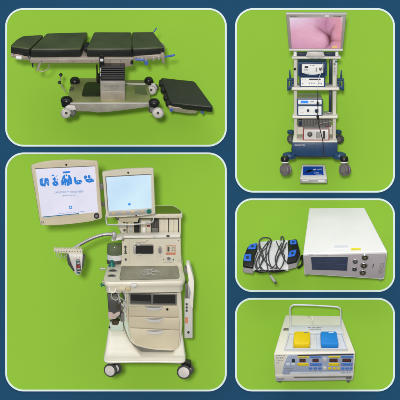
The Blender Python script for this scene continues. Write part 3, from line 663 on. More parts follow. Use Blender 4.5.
# left pillar with absorber
m = MB(fm); m.poly(rr([(107.6, 293), (119.2, 293), (120.2, 305), (121, 317), (109.4, 318), (108.2, 305)], .8), -26, -8); G.part('absorber_column', m, 'dgrey', bev=.8)
m = MB(fm); m.poly(rr([(108.3, 312.2), (112, 312), (114.4, 314.2), (117, 312.2), (120.4, 311.4), (120.2, 314), (115.6, 318.6), (110, 319.4), (108.6, 318)], .7), -28, -25); G.part('absorber_clamp', m, 'pinkwhite', bev=.5)
m = MB(fm); m.lathe(P(115.4, 321.6, -18), (0, 0, 1), [(2, -3.4), (4.8, -2), (5.6, 0), (5.4, 1.5), (4, 2.8)], 20); G.part('drain_cup', m, 'brown')
m = MB(fm); m.poly(rr([(121, 313), (124, 312), (124.6, 321), (121.4, 322)], .8), -24, -18); m.poly([(117, 297), (119.5, 296), (121.6, 302), (124, 308), (122, 310), (118.6, 303)], -27, -25); G.part('absorber_latch', m, 'grey', bev=.4)
m = MB(fm); m.ptube([(119.6, 293, -27), (120, 299, -28), (121.4, 303, -28), (124.4, 306, -28)], .7, 8, 5); G.part('sample_tube', m, 'silverlt')
m = MB(fm); m.ptube([(127.6, 291.5, -24), (127.4, 305, -24), (128.0, 322, -24)], 1.0, 10); G.part('gas_pipe', m, 'beige2')
m = MB(fm); m.poly([(124.6, 292), (129, 292), (128.6, 330), (131, 340), (127.4, 335), (124.4, 325)], -23.2, -20); G.part('cabinet_side_trim', m, 'greenish', bev=.6)
for pts_ in ([(118, 289, -45), (119.6, 296, -40), (123.6, 299, -34), (126.6, 304, -27), (124.6, 313, -26)], [(122.4, 291, -43), (124, 298, -34), (120.4, 304, -30), (121.4, 312, -28)], [(112, 291.6, -43), (112.6, 297, -36), (116, 299.6, -32), (119, 297, -34), (119.4, 291, -42)]):
    m = MB(fm); m.ptube(pts_, [.55, .7, .6, .75, .6], 8, 6); G.part('gas_hose', m, 'silverlt' if pts_[0][0] != 122.4 else 'dgrey')
m = MB(fm); m.rbox(110.2, 296, 117.6, 299.4, -28, -26, .5); G.part('absorber_band', m, 'grey', bev=.2)
m = MB(fm); m.rbox(116.6, 303, 119, 309, -28, -26, .6); G.part('brass_valve', m, 'brown', bev=.2)
m = MB(fm); m.box(129.6, 291.4, 177.2, 292.4, -23.6, -21.8); G.part('cabinet_seam', m, 'grey', cabp)
m = MB(fm); m.disc(127.2, 298, .8, -24.6, -21.8); m.disc(127.2, 316, .8, -24.6, -21.8); G.part('side_screw', m, 'grey', cabp)
# upper body
m = MB(fm); m.poly(rr([(122, 236.5), (180.6, 236.5), (181, 262), (183, 270), (119, 270), (121.6, 262)], [1, 1, 3, 1, 1, 3]), 12, 40); G.part('front_panel', m, 'beige', bev=.9)
m = MB(fm); m.poly([(117.4, 217.5), (181, 217.5), (180.8, 236), (122, 236), (120.6, 233.6), (118, 227)], 22, 40); G.part('rack_back', m, 'grey', bev=.4)
m = MB(fm); m.poly([(117.4, 217.5), (122.6, 217.5), (126.6, 220), (126.6, 234), (122.2, 235), (118.6, 228)], 10, 24); m.box(178.9, 218, 181, 236, 10, 24); G.part('rack_side', m, 'beige', bev=.5)
m = MB(fm); m.disc(124.2, 222, 1.5, 9, 11); m.disc(124.5, 230.4, 1.3, 9, 11); G.part('round_port', m, 'dgrey')
m = MB(fm); m.box(127.4, 220.4, 134.2, 234, 12, 22); md = G.part('rack_module', m, 'beige2', bev=.4)
m = MB(fm); m.rbox(128.8, 226, 132.6, 231.8, 11, 12.4, .8); G.part('module_dial', m, 'silver', md)
m = MB(fm); m.box(134.5, 220.2, 138.6, 232.4, 11, 21); G.part('rack_slot', m, 'blackmat')
m = MB(fm); m.box(140.6, 220.6, 150.8, 234.2, 11, 22); md = G.part('rack_module', m, 'beige', bev=.4)
m = MB(fm); m.rbox(142.4, 228, 145.2, 233, 10.2, 11.2, 1); G.part('module_port', m, 'white', md, bev=.2)
m = MB(fm); m.box(147.2, 225.2, 150, 226.8, 10.6, 11.2); G.part('red_label', m, 'red', md)
m = MB(fm); m.box(146, 221, 146.3, 234, 10.6, 11); G.part('module_seam', m, 'grey', md)
m = MB(fm); m.box(151.6, 220.4, 158.6, 233, 18, 22); G.part('rack_slot', m, 'dgrey')
m = MB(fm)
for (a_, b_) in ((152.4, 153.4), (155, 155.8)): m.box(a_, 221, b_, 226, 16, 18)
m.box(152, 228, 158.4, 232.6, 15, 18); G.part('slot_connector', m, 'grey', bev=.2)
for (a_, b_) in ((159.3, 163.85), (163.85, 168.4), (169.0, 173.55), (173.55, 178.1)):
    m = MB(fm); m.rbox(a_+.03, 219.9, b_-.03, 234, 9.6, 22, .3); md = G.part('rack_module', m, 'beige', bev=.2)
    m = MB(fm); m.box((a_+b_)/2-1.2, 222, (a_+b_)/2-1.0, 232, 9.4, 9.7); G.part('module_seam', m, 'beige2', md)
m = MB(fm); zz = P(0, 214.3, 6).z
sh = rr([(116.5, 214.3), (182.8, 214.0), (182.2, 211), (174, 205.2), (118, 205.4)], [1, 2, 2, 3, 1]); m.deck(sh, zz, 4.3); G.part('top_housing', m, 'beige', bev=.7)
m = MB(fm); m.deck(rr([(155.8, 213.2), (181.6, 212.8), (180.8, 210.6), (173.4, 205.9), (155, 206)], [.5, 2, 2, 3, 1]), zz+.8, .9); G.part('top_cover', m, 'grass', bev=.2)
m = MB(fm)
for tx in (162, 176): dashes(m, tx, 216.6, tx+4, 216.6, 5.8, .6, int(tx))
G.part('housing_lettering', m, 'beige2')
zs = P(0, 235.4, -4).z
m = MB(fm); m.deck(rr([(112.2, 236), (180.9, 235.4), (179.5, 232.2), (122, 232.6)], [1.5, 2, .5, .5]), zs, 2.2); sl = G.part('ledge', m, 'white2', bev=.6)
m = MB(fm); m.deck(rr([(111.6, 238.6), (122, 237.4), (127, 233.6), (123, 232.4), (119, 234.6), (112.4, 235.6)], 1), zs+.4, 2.6); G.part('ledge_bracket', m, 'white2', bev=.6)
m = MB(fm)
for tx in (138, 152.5): m.poly(rr([(tx, 236), (tx+4.5, 236), (tx+4, 237.6), (tx+.5, 237.6)], .6), -5, -3.8)
G.part('ledge_clip', m, 'silverlt', bev=.2)
m = MB(fm); m.rbox(166.6, 235.2, 169.6, 237, -5.2, -3.8, .5); G.part('ledge_latch', m, 'dgrey')
m = MB(fm); m.rbox(133.2, 246, 137, 254, 9, 12.2, 1.6); G.part('display_clip', m, 'silver', bev=.4)
m = MB(fm); m.rbox(134.9, 245.2, 153.4, 254.2, 9.4, 12.2, 1.2); fdp = G.part('gauge_bezel', m, 'grey', bev=.4)
m = MB(fm); m.rbox(135.6, 245.8, 152.8, 253.6, 8.9, 9.6, 1); G.part('dark_display', m, 'blackmat', fdp)
m = MB(fm)
m.poly(rr([(137, 243.8), (140.4, 243.6), (140.4, 245.2), (137.6, 246)], .6), 8.4, 10); m.poly(rr([(137.6, 254), (140.6, 253.8), (141, 255.2), (138.6, 256)], .6), 8.4, 10); G.part('bezel_clip', m, 'silverlt', bev=.3)
m = MB(fm); m.box(124.7, 245.8, 126, 252.6, 11.4, 12.2); m.disc(125.3, 247, 1.2, 11.2, 12.2); m.disc(125.3, 251.6, 1.0, 11.2, 12.2); m.disc(125.6, 259.8, 1.1, 10.8, 12.2); m.poly([(124, 254), (127, 254), (125.5, 251)], 11.3, 12.2); G.part('key_mark', m, 'dgrey')
m = MB(fm)
for k in range(6):
    a_ = math.pi/3*k+.5; m.disc(160+1.5*math.cos(a_), 250.6+3.2*math.sin(a_), .85, 9.4, 12.2, 12)
m.disc(160, 250.6, 2.0, 8.6, 12); fl = G.part('flow_selector', m, 'silver')
m = MB(fm); m.disc(160, 250.6, 1.1, 8, 9); G.part('selector_cap', m, 'grey', fl)
m = MB(fm); m.rbox(166, 245.4, 175.6, 254.8, 11.6, 12.3, .4); lb = G.part('warning_label', m, 'redlabel')
m = MB(fm); m.box(166.35, 245.7, 170.9, 252.6, 11.3, 11.7); m.box(171.2, 245.7, 175.25, 252.6, 11.3, 11.7); G.part('label_field', m, 'beige', lb)
m = MB(fm); m.box(167.4, 246.8, 169.4, 251.6, 11.0, 11.4); dashes(m, 171.8, 247.2, 174.8, 247.2, 11.1, .6, 4); dashes(m, 171.8, 249, 174.8, 249, 11.1, .6, 5); dashes(m, 171.8, 250.8, 174.8, 250.8, 11.1, .6, 6); G.part('label_print', m, 'dgrey', lb)
m = MB(fm); m.disc(168.8, 258.8, 3.0, 10.8, 12.2); kn = G.part('silver_knob', m, 'silverlt')
m = MB(fm); m.disc(168.8, 258.8, 1.7, 8.8, 10.9); G.part('knob_cap', m, 'grey', kn)
m = MB(fm); m.disc(173.4, 260, .7, 11.4, 12.2); G.part('indicator', m, 'teal')
m = MB(fm)
for (a_, b_) in ((123.6, 240.4), (178.6, 240.4), (178.8, 261), (147, 241), (163.5, 259.6)): m.disc(a_, b_, .55, 11.5, 12.2, 10)
G.part('panel_screw', m, 'grey')
m = MB(fm); m.box(157.0, 240.6, 157.25, 264, 11.8, 12.2); m.box(129.2, 240.6, 129.45, 264, 11.8, 12.2); G.part('panel_seam', m, 'beige2')
m = MB(fm); dashes(m, 136, 242.3, 146, 242.3, 11.8, .5, 5); dashes(m, 158, 256.2, 162.4, 256.2, 11.8, .4, 6); dashes(m, 163.4, 262.4, 174, 262.4, 11.8, .4, 7); G.part('panel_lettering', m, 'ink')
# worktop
zw = P(0, 281.6, -44).z
wt = rr([(103.2, 281.6), (186.0, 280.6), (182.2, 263.8), (106.6, 264.6)], [6, 6, 3, 3], 6)
m = MB(fm); f = [T(*p, zw) for p in wt]; cc = sum(f, V())/len(f)
def wr_(k, dz): return [V((cc.x+(v.x-cc.x)*k, cc.y+(v.y-cc.y)*k, zw+dz)) for v in f]
m.loft([wr_(.955, -11.6), wr_(.965, -6.4), wr_(.985, -5.2), wr_(1.0, -3.8), wr_(1.004, -2.4), wr_(1.0, -.8), wr_(.985, 0)])
wtp = G.part('worktop', m, 'worktop')
m = MB(fm); f2 = [T(*p, zw) for p in rr([(120.4, 279.8), (179.6, 278.4), (177.2, 265.8), (122, 266.0)], [3, 4, 3, 2], 5)]; c2 = sum(f2, V())/len(f2)
def w2(k, dz): return [V((c2.x+(v.x-c2.x)*k, c2.y+(v.y-c2.y)*k, zw+dz)) for v in f2]
m.loft([w2(1.025, -.2), w2(1.025, .3), w2(1.0, .5), w2(.97, -.1+.2)]); G.part('worktop_tray', m, 'tray', wtp)
m = MB(fm); rd = random.Random(5)
for k in range(26):
    a0 = rd.uniform(0, 6.28); ex, ey = rd.uniform(1.5, 5.5), rd.uniform(.8, 2.2); ox, oy = rd.uniform(-6, 6), rd.uniform(-1.6, 1.6)
    m.tube([T(151+ox+ex*math.cos(a0+q*.35), 271.6+oy+ey*math.sin(a0+q*.35), zw+.42) for q in range(rd.randint(5, 12))], .11, 5)
G.part('tray_glare', m, 'silverlt', wtp)  # whitish glare on the tray, drawn as thin pale scribbles
m = MB(fm); m.lathe(T(111.6, 266.4, zw), (0, 0, 1), [(3.6, 0), (3.5, 1), (2.5, 2.4), (1.9, 4), (2.0, 5.4), (1.3, 6.4), (0, 6.6)], 20); G.part('teal_knob', m, 'teal')
for (dx_, dy_) in ((113, 271.4), (112.2, 276.2)):
    m = MB(fm); c = T(dx_, dy_, zw); m.lathe(c, (0, 0, 1), [(4.7, 0), (4.7, .5), (4.2, .9)], 24); d_ = G.part('valve_ring', m, 'silver')
    m = MB(fm); m.lathe(c, (0, 0, 1), [(3.9, .6), (3.6, 1.2), (1, 1.4)], 24); G.part('valve_glass', m, 'dgrey', d_)
for (px, py, mm_) in ((102, 268.6, 'silver'), (102.3, 284.8, 'teal'), (104, 281.6, 'silver')):
    m = MB(fm); m.ptube([(px-1.6, py-.8, -20), (px+1, py+.1, -20), (px+3.2, py, -20)], [.6, 1.0, 1.3], 10); m.ptube([(px-.6, py-2, -20), (px-.2, py+1.6, -20)], .6); G.part('side_nozzle', m, mm_)
m = MB(fm); m.ptube([(110.4, 286.8, -46), (110.8, 290.2, -47), (113.4, 291.8, -47), (116, 290.4, -47), (116.6, 287, -46)], .9, 8, 5); G.part('hose_hook', m, 'creamlight')
m = MB(fm); m.disc(128.6, 288.6, 2.4, -49, -44); kb = G.part('rail_knob', m, 'beige2')
m = MB(fm); m.disc(128.6, 288.8, 1.2, -50, -48.8); G.part('knob_cap', m, 'orange', kb)
m = MB(fm); m.poly(rr([(131.5, 283.8), (137.6, 283.4), (137.8, 285.6), (134.5, 287.6), (132, 286.6)], 1), -48.5, -44); G.part('rail_catch', m, 'silverlt', bev=.4)
m = MB(fm); m.rbox(119, 287.6, 126, 291, -44.5, -40, .8); G.part('hose_port', m, 'beige2', bev=.3)
# canister
cc_ = P(114.6, 262.8, 25)
m = MB(fm); m.lathe(cc_, (0, 0, 1), [(7.6, 0), (7.9, 1), (7.9, 17.6), (7.4, 18.6), (3, 19)], 32); cn = G.part('canister', m, 'glass')
m = MB(fm); m.lathe(cc_+V((0, 0, .2)), (0, 0, 1), [(8.2, -.6), (8.3, .2), (8.3, 3.2), (8.1, 3.6)], 32); G.part('canister_base', m, 'dgrey', cn)
m = MB(fm); m.lathe(cc_+V((0, 0, 3.8)), (0, 0, 1), [(8.05, 0), (8.12, .6), (8.12, 4.6), (8.0, 5.4)], 32); G.part('absorbent_band', m, 'cloth', cn)
m = MB(fm); m.lathe(cc_+V((0, 0, 18.6)), (0, 0, 1), [(7.9, -.4), (7.9, .5), (6, 1.2)], 32); G.part('canister_rim', m, 'glass', cn)
m = MB(fm)
for k in range(9):
    a_ = math.pi*(1+k/8.0); m.tube([cc_+V((8.0*math.cos(a_), 8.0*math.sin(a_), 9.6)), cc_+V((8.0*math.cos(a_), 8.0*math.sin(a_), 18))], .18, 5)
G.part('canister_rib', m, 'grass', cn)
# hose arm
m = MB(fm); m.ptube([(114.6, 234.2, -20), (108, 234.0, -20), (100.5, 235.4, -20), (92, 238.4, -20), (84.8, 242, -20), (78.6, 245.4, -20), (73.6, 248.6, -20)], [1.8, 1.8, 1.7, 1.7, 1.6, 1.6, 1.5], 12, 5); ar = G.part('hose_arm', m, 'silver')
m = MB(fm); m.ptube([(113.6, 235.2, -21.6), (106, 235.1, -21.6), (98, 237.2, -21.6), (90, 240.4, -21.6), (80.6, 245.4, -21.6)], .7, 8, 5); G.part('arm_trim', m, 'dgrey', ar)
m = MB(fm); m.lathe(P(114.4, 238.2, -20), (0, 0, 1), [(1.3, -1.5), (1.5, 1), (2.4, 1.6), (2.6, 5.6), (1.8, 6.8), (0, 7)], 16); G.part('arm_pivot', m, 'silver', ar)
m = MB(fm); m.ptube([(114.6, 238.6, -16), (120, 237.6, -4)], 1.2); G.part('arm_bracket', m, 'dgrey', ar)
m = MB(fm); m.poly([(54.6, 248.4), (83.2, 249), (83.2, 253.6), (78, 254), (54.8, 252)], -24, -21)
for k in range(10): m.rbox(55.2+k*2.8, 247.6, 56.9+k*2.8, 249.0, -24.4, -21, .4)
rk = G.part('hose_rack', m, 'beige', bev=.25)
m = MB(fm)
for k in range(10): m.disc(56.6+k*2.72, 250.9+k*.06, .45, -24.4, -23.9, 8)
G.part('rack_hole', m, 'dgrey', rk)
m = MB(fm)
for (hx, hl) in ((57.2, 4.5), (59.4, 6.6), (62, 5), (64.8, 5.6), (66.8, 3.6)):
    m.ptube([(hx, 252, -23), (hx+.3, 252+hl*.7, -24), (hx+1.2, 252+hl, -25), (hx+2.2, 252+hl*.8, -25)], .3, 6, 4)
G.part('hanging_lead', m, 'silver', rk)
m = MB(fm); m.poly(rr([(68.6, 254), (83.8, 254), (82.6, 268), (81.6, 273.4), (78.4, 275.6), (74.6, 271.8), (69.4, 265)], 1.2), -27, -20); hd = G.part('lead_block', m, 'silverlt', bev=.7)
m = MB(fm); m.poly(rr([(76.4, 259), (80.6, 258.6), (82, 270), (80.6, 273.6), (77.4, 273)], 1), -27.8, -26.8); G.part('port_strip', m, 'dgrey', hd, bev=.2)
m = MB(fm); m.rbox(77.4, 264.6, 80.4, 267.4, -28.4, -27.6, .5); G.part('red_port', m, 'red', hd)
m = MB(fm); m.rbox(77.6, 271.4, 80, 272.8, -28.4, -27.6, .4); m.rbox(77, 260.6, 79, 262, -28.4, -27.6, .4); G.part('green_port', m, 'teal', hd)
m = MB(fm)
for k in range(5): m.rbox(77.2+k*.25, 259.4+k*2.9, 80.4+k*.25, 260.2+k*2.9, -28.3, -27.6, .2)
G.part('port_divider', m, 'silverlt', hd)
m = MB(fm); m.poly(rr([(68, 254), (69.4, 254), (71.6, 262), (75.4, 270.4), (74, 271), (69, 264), (67.6, 258)], .4), -28.4, -26.6); m.poly(rr([(83.6, 254.6), (86, 256.2), (85.2, 260), (83.6, 268), (82.4, 267)], .6), -25, -20); G.part('block_edge', m, 'dgrey', hd, bev=.2)
m = MB(fm); rd = random.Random(2)
for k in range(7):
    x_ = 70+k*1.7; m.ptube([(x_, 252.6, -22), (x_+rd.uniform(-1, 1), 255.6, -28), (x_+rd.uniform(-1, 1.6), 258.5+rd.uniform(-1, 2), -28)], .42, 6, 4)
G.part('lead_plug', m, 'cream', hd)
# right side board
m = MB(fm); m.poly([(184.4, 298.6), (192.6, 298.2), (192.6, 338.8), (184.4, 338.8)], -6, 6); sp_ = G.part('outlet_strip', m, 'silverlt', bev=.4)
m = MB(fm)
for yy in (304.4, 307.6, 310.8): m.rbox(185.7, yy-1, 187.6, yy+1, -6.5, -6, .3)
G.part('outlet', m, 'inkd', sp_)
m = MB(fm); m.rbox(184.9, 317.6, 187.8, 323.6, -6.4, -6, .3); G.part('amber_label', m, 'redlabel', sp_)
m = MB(fm); m.disc(188.4, 332.8, 1.2, -7, -6); G.part('strip_screw', m, 'inkd', sp_)
m = MB(fm); m.poly(rr([(186.4, 264.6), (189.6, 265.2), (192, 273), (194.2, 282), (193.6, 295), (193.0, 308), (190.6, 307.4), (189.4, 298), (187.8, 288), (188.6, 280), (187.4, 272)], .6), -14, 4); fs = G.part('folding_side_shelf', m, 'white2', bev=.5)
m = MB(fm); m.poly(rr([(184.2, 269), (186.8, 267.8), (187.6, 271.6), (187, 274), (185, 274.4)], .6), -10, 2); m.poly(rr([(184.8, 284), (187, 283), (188.0, 297), (185.6, 298)], .5), -8, 2); G.part('shelf_hinge', m, 'grey', bev=.4)
m = MB(fm); m.poly(rr([(187.6, 283), (189.2, 286), (190.6, 292), (190, 299), (188, 296)], .4), -15.4, -13.8); G.part('shelf_catch', m, 'silver', bev=.3)
# right monitor
ym = -22
def scr(name_poly, scr_poly, y, bez, scrm, body_r, name='monitor'):
    m = MB(fm); a = [P(*p, y) for p in name_poly]; cx = sum(v.x for v in a)/len(a); cz = sum(v.z for v in a)/len(a)
    def k_(s_, yy): return [V((cx+(v.x-cx)*s_, yy, cz+(v.z-cz)*s_)) for v in a]
    m.loft([k_(.985, y), k_(1.0, y+1.2), k_(1.0, y+5), k_(.9, y+8.5), k_(.72, y+10)])
    mo = G.part(name, m, bez)
    m = MB(fm); m.poly(scr_poly, y-.35, y+.4); s_ = G.part('screen', m, scrm, mo, smooth=False); return mo
mo = scr(rr([(103, 172.8), (116, 170.8), (130, 169.6), (154.0, 169.0), (155.8, 214.0), (140, 216.4), (106.8, 217.8)], [1.6, 3, 6, 2, 2, 6, 2]), [(107, 177.4), (151.2, 174.8), (152, 208.0), (109.2, 210.8)], ym, 'beige', 's_ice', 2, 'right_monitor' if 0 else 'monitor')
m = MB(fm); m.poly([(109.0, 211.4), (152.4, 208.6), (152.6, 213.2), (140, 214.8), (109.2, 215.8)], ym-.4, ym+.4); st = G.part('button_strip', m, 'silver', mo, bev=.15)
m = MB(fm); m.poly([(106.4, 176.7), (151.8, 174.1), (151.8, 174.9), (106.6, 177.5)], ym-.45, ym); m.poly([(106.2, 176.9), (107.1, 176.9), (109.3, 211), (108.4, 211)], ym-.45, ym); G.part('screen_surround', m, 'grey', mo)
for (bx, by) in ((114.3, 213.6), (124.4, 212.9), (133.4, 212.2), (142.6, 211.5)):
    m = MB(fm); m.rbox(bx-1.6, by-.9, bx+1.6, by+.9, ym-1, ym-.4, .5); G.part('button', m, 'orange', mo, bev=.15)
m = MB(fm); m.disc(149.4, 211.5, 2.3, ym-2.4, ym-.3); G.part('knob', m, 'teal', mo)
m = MB(fm); m.disc(129, 173, .95, ym-.6, ym); G.part('camera_dot', m, 'black', mo)
m = MB(fm); m.disc(130, 204.2, 1.35, ym-.6, ym-.3); G.part('screen_logo', m, 's_dot', mo)
m = MB(fm); dashes(m, 128, 216.0, 135, 215.6, ym-.1, .35, 2); m.disc(136.6, 215.6, .8, ym-.6, ym, 10); G.part('bezel_lettering', m, 'inkd', mo)
m = MB(fm); m.ptube([(106.6, 214, ym+2), (106.8, 220, ym), (107.6, 223.6, ym-1), (110, 224.6, ym-2), (125, 224.6, ym-3), (140, 223.8, ym-3), (150, 222.6, ym-2), (153.4, 220.6, ym), (153.8, 216, ym+2)], .75, 10, 5); G.part('monitor_handle', m, 'silver', mo)
m = MB(fm); m.poly([(118, 214), (140, 214), (138, 222), (120, 222)], 2, 12); m.tube([P(129, 200, ym+9), P(129, 214, 10)], 3, 12); G.part('monitor_mount', m, 'beige2', mo, bev=.4)
# left monitor
yl_ = -22
mo = scr(rr([(32.4, 166.6), (42, 163.6), (54, 161.9), (70, 161.2), (86, 161.4), (99.0, 162.4), (101.0, 190), (103.2, 218.6), (92, 221.6), (72, 224.2), (56, 225.4), (41.6, 225.6), (37, 196)], [2, 6, 6, 6, 6, 2, 4, 2, 6, 6, 6, 2, 4]), [(37.2, 169.2), (96.0, 166.5), (98.8, 212.0), (43.0, 217.4)], yl_, 'beige2', 's_white', 2)
Yt = yl_-.6
def pp(pts, name, mt_, yy=Yt): m = MB(fm); m.poly(pts, yy, yy+.25); return G.part(name, m, mt_, mo)
m = MB(fm)   # row of five blue pictograms, each a cluster of strokes
rd = random.Random(11)
def blob(m, cx, cy, rx, ry, n=16, j=.05, rot=0):
    pts = []
    for k in range(n):
        a_ = 2*math.pi*k/n; q = 1+rd.uniform(-j, j); x_, y_ = rx*q*math.cos(a_), ry*q*math.sin(a_)
        pts.append((cx+x_*math.cos(rot)-y_*math.sin(rot), cy+x_*math.sin(rot)+y_*math.cos(rot)))
    m.poly(pts, Yt, Yt+.25)
def ic1(m):
    blob(m, 42.8, 180.8, 1.7, 2.2); blob(m, 47.8, 180.4, 2.4, 2.2); m.poly(rr([(41, 182.5), (44.4, 181.6), (46, 186.4), (43.6, 186.6), (42, 185.4)], .7, 3), Yt, Yt+.25)
    m.poly(rr([(46, 181), (50, 180.6), (50.8, 184), (50.4, 186.2), (49, 185.8), (48.4, 183.6), (47.2, 183.4), (47, 187), (45.4, 186.6)], .7, 3), Yt, Yt+.25); blob(m, 44.4, 179, .7, .9)
def ic2(m):
    blob(m, 54.4, 175.6, 1.4, .7); blob(m, 56, 179.4, 1.2, 2.0); m.poly(rr([(53.6, 183), (56.4, 180.6), (59.4, 182.2), (60, 184.8), (57.6, 186.4), (54.4, 185.6)], .7, 3), Yt, Yt+.25); blob(m, 54.6, 179.2, .7, .8); blob(m, 58.6, 179.8, .6, .8); m.poly(rr([(57, 176.5), (59, 175.6), (59.2, 176.1), (57.2, 177)], .7, 3), Yt, Yt+.25)
def ic3(m):
    m.poly(rr([(62.8, 186), (62.6, 181), (64.2, 176.4), (66, 174.8), (66.8, 176), (66, 179), (67.4, 181), (67.4, 186.2), (65, 184.6)], .7, 3), Yt, Yt+.25)
    m.poly(rr([(67.8, 181), (69.8, 178.6), (69.2, 175.4), (71, 175.2), (73, 179), (73.6, 184.6), (71.6, 184.4), (70, 186), (68, 186)], .7, 3), Yt, Yt+.25); blob(m, 67.8, 175.6, .9, 1.0); m.box(66.4, 178.5, 68.6, 182, Yt, Yt+.25)
def ic4(m):
    m.poly(rr([(75.2, 177.6), (76.8, 176.8), (77.6, 181), (80, 180), (82.4, 180.2), (83.4, 182), (81.6, 184.4), (77.6, 184.8), (75.6, 183)], .7, 3), Yt, Yt+.25)
def ic5(m):
    blob(m, 86.6, 177.4, 1.5, 1.9); m.poly(rr([(85, 178), (88.4, 179.4), (92.4, 178.4), (95, 180), (95, 181.8), (90.6, 183), (87.4, 182)], .7, 3), Yt, Yt+.25); m.poly(rr([(88.6, 176.6), (90.2, 174.8), (91.6, 176.2), (91.4, 178.6), (89.4, 178.6)], .7, 3), Yt, Yt+.25)
for f_ in (ic1, ic2, ic3, ic4, ic5):
    m = MB(fm); f_(m)
    G.part('screen_pictogram', m, 's_dot' if 0 else 's_blue', mo)
m = MB(fm)   # pale gaps inside the pictograms
for (a_, b_, c_1, d_1) in ((44.6, 182.4, .35, 1.6), (48.6, 182, .5, .6), (56.6, 183.4, .6, .5), (67.6, 178.2, .45, 1.0), (79.6, 181.8, .8, .7), (88, 178.8, .9, .35), (71.2, 181.6, .3, 1), (42.6, 182.6, .2, 1.4), (46.4, 180.4, .2, 1.2), (49.6, 183, .22, .9), (55.4, 181.8, .35, .25), (58.4, 184.4, .5, .22), (64.6, 180.2, .22, 1.5), (66, 184, .2, 1), (70.2, 184.2, .2, 1), (77.4, 183, .6, .25), (81.8, 182.8, .6, .22), (90.6, 180.6, .9, .2), (93.2, 180, .2, .6), (86.6, 180, .5, .2), (43.8, 180, .4, .25), (48, 179.2, .5, .22)):
    pts = [(a_+c_1*math.cos(k*.785), b_+d_1*math.sin(k*.785)) for k in range(8)]; m.poly(pts, Yt-.3, Yt-.1)
G.part('pictogram_gap', m, 's_white', mo)
m = MB(fm); m.poly([(64.2, 172), (70.6, 171.4), (72, 172), (70.7, 173.2), (64.2, 173.8)], Yt, Yt+.25); G.part('screen_pointer', m, 's_blue', mo)
G.text('CARESCAPE\u2122 Monitor B850', 55.2, 193.6, 1.9, Yt, 's_text', mo, 'screen_lettering', slope=2.6, width=29.4)
G.text('gehealthcare.com', 63.6, 196.2, 1.25, Yt, 's_text', mo, 'screen_lettering', slope=2.6, width=13.4)
m = MB(fm); m.disc(71.6, 207.3, 1.7, Yt, Yt+.4); G.part('screen_logo', m, 's_blue', mo)
m = MB(fm); m.disc(71.6, 207.3, .9, Yt-.3, Yt); G.part('logo_centre', m, 's_ice', mo)
pp([(43.6, 216.6), (80, 213.1), (80, 213.8), (43.6, 217.3)], 'progress_line', 's_teal', Yt-.1)
m = MB(fm); dashes(m, 60, 213.6, 86, 211.2, Yt, .35, 22); G.part('screen_footnote', m, 's_text', mo)
m = MB(fm); m.poly([(36.7, 168.7), (96.4, 166), (96.4, 166.7), (37, 169.4)], yl_-.5, yl_); G.part('screen_surround', m, 'grey', mo)
m = MB(fm); m.disc(97.4, 216.1, 2.7, yl_-3, yl_); kb = G.part('knob', m, 'inkd', mo)
m = MB(fm); m.disc(97.4, 216.1, 1.3, yl_-3.5, yl_-2.8); G.part('knob_cap', m, 'grey', kb if 0 else mo)
m = MB(fm); m.disc(43.6, 222, 1.2, yl_-.9, yl_); G.part('power_button', m, 'grey', mo)
m = MB(fm); m.disc(43.6, 222, .6, yl_-1.3, yl_-.8); G.part('power_symbol', m, 'silverlt', mo)
m = MB(fm); m.disc(67.7, 165.2, 1.0, yl_-.8, yl_); G.part('camera_dot', m, 'black', mo)
m = MB(fm); m.poly(rr([(99, 184), (103.6, 184), (104.4, 190), (99.8, 190)], .5), yl_+3, yl_+8); m.tube([P(90, 200, yl_+9), P(106, 205, 2), P(122, 222, 14)], 2.2, 12); G.part('monitor_hinge', m, 'grey', mo, bev=.3)

# ------------------------------------------------------------------ D cable-wrapped pad
fd = Fr(270, 255, 40, .28); P, T = fd.P, fd.T
Q = Thing(fd, 'sensor_pad', 'white cloth pad between two black end blocks with blue squares, beside the white box monitor', 'sensor pads', (270, 270, 8))
zd = 4.0
m = MB(fd); 
rows = []
for k in range(15):
    t = k/14; x0, y0 = 253.0+t*35, 269.0-t*.6+math.sin(t*3.1)*.6; x1, y1 = 257.6+t*31, 242.6-t*2.0-math.sin(t*3.1)*1.0
    a, b = T(x0, y0, zd), T(x1, y1, zd); row = []
    for j in range(11):
        s = j/10; p = a.lerp(b, s); p.z += 1.6*math.sin(math.pi*s)+.35*math.sin(k*1.7+j*.5)+.3*math.sin(k*3.1); row.append(m.bm.verts.new(p))
    rows.append(row)
low = [[m.bm.verts.new(v.co-V((0, 0, 2.2))) for v in r] for r in rows]
for k in range(14):
    for j in range(10):
        m.bm.faces.new((rows[k][j], rows[k][j+1], rows[k+1][j+1], rows[k+1][j])); m.bm.faces.new((low[k][j], low[k+1][j], low[k+1][j+1], low[k][j+1]))
    for j in (0, 10): m.bm.faces.new((rows[k][j], rows[k+1][j], low[k+1][j], low[k][j]))
for k in (0, 14):
    for j in range(10): m.bm.faces.new((rows[k][j], rows[k][j+1], low[k][j+1], low[k][j]))
Q.part('cloth_pad', m, 'cloth')
def endblock(top, gf, cells):
    m = MB(fd); m.deck(rr(top, 1.6, 3), zd+3.2, 3.0); eb = Q.part('end_block', m, 'black', bev=.7)
    m = MB(fd); m.deck(rr(top, 1.6, 3), zd+.6, 9.6); Q.part('grey_base', m, 'lilac', eb, bev=.5)
    for c in cells:
        m = MB(fd); m.deck(rr(c, .7, 2), zd+3.9, .9); s = Q.part('blue_square', m, 'padblue', eb, bev=.3)
        cx = sum(p[0] for p in c)/4; cy = sum(p[1] for p in c)/4
        m = MB(fd); m.deck([(cx+(p[0]-cx)*.34, cy+(p[1]-cy)*.34) for p in c], zd+4.1, .3); Q.part('square_mark', m, 'navyp', eb)
endblock([(242.6, 265), (243.4, 257), (247.4, 246.6), (257.6, 242.2), (257.6, 249), (254, 258), (253.2, 266.6)], None,
         [[(247.2, 248.8), (250.2, 244), (257, 242.9), (255.4, 248.8)], [(243.8, 254.2), (251.2, 253.6), (250.8, 260.6), (243.4, 260.2)]])
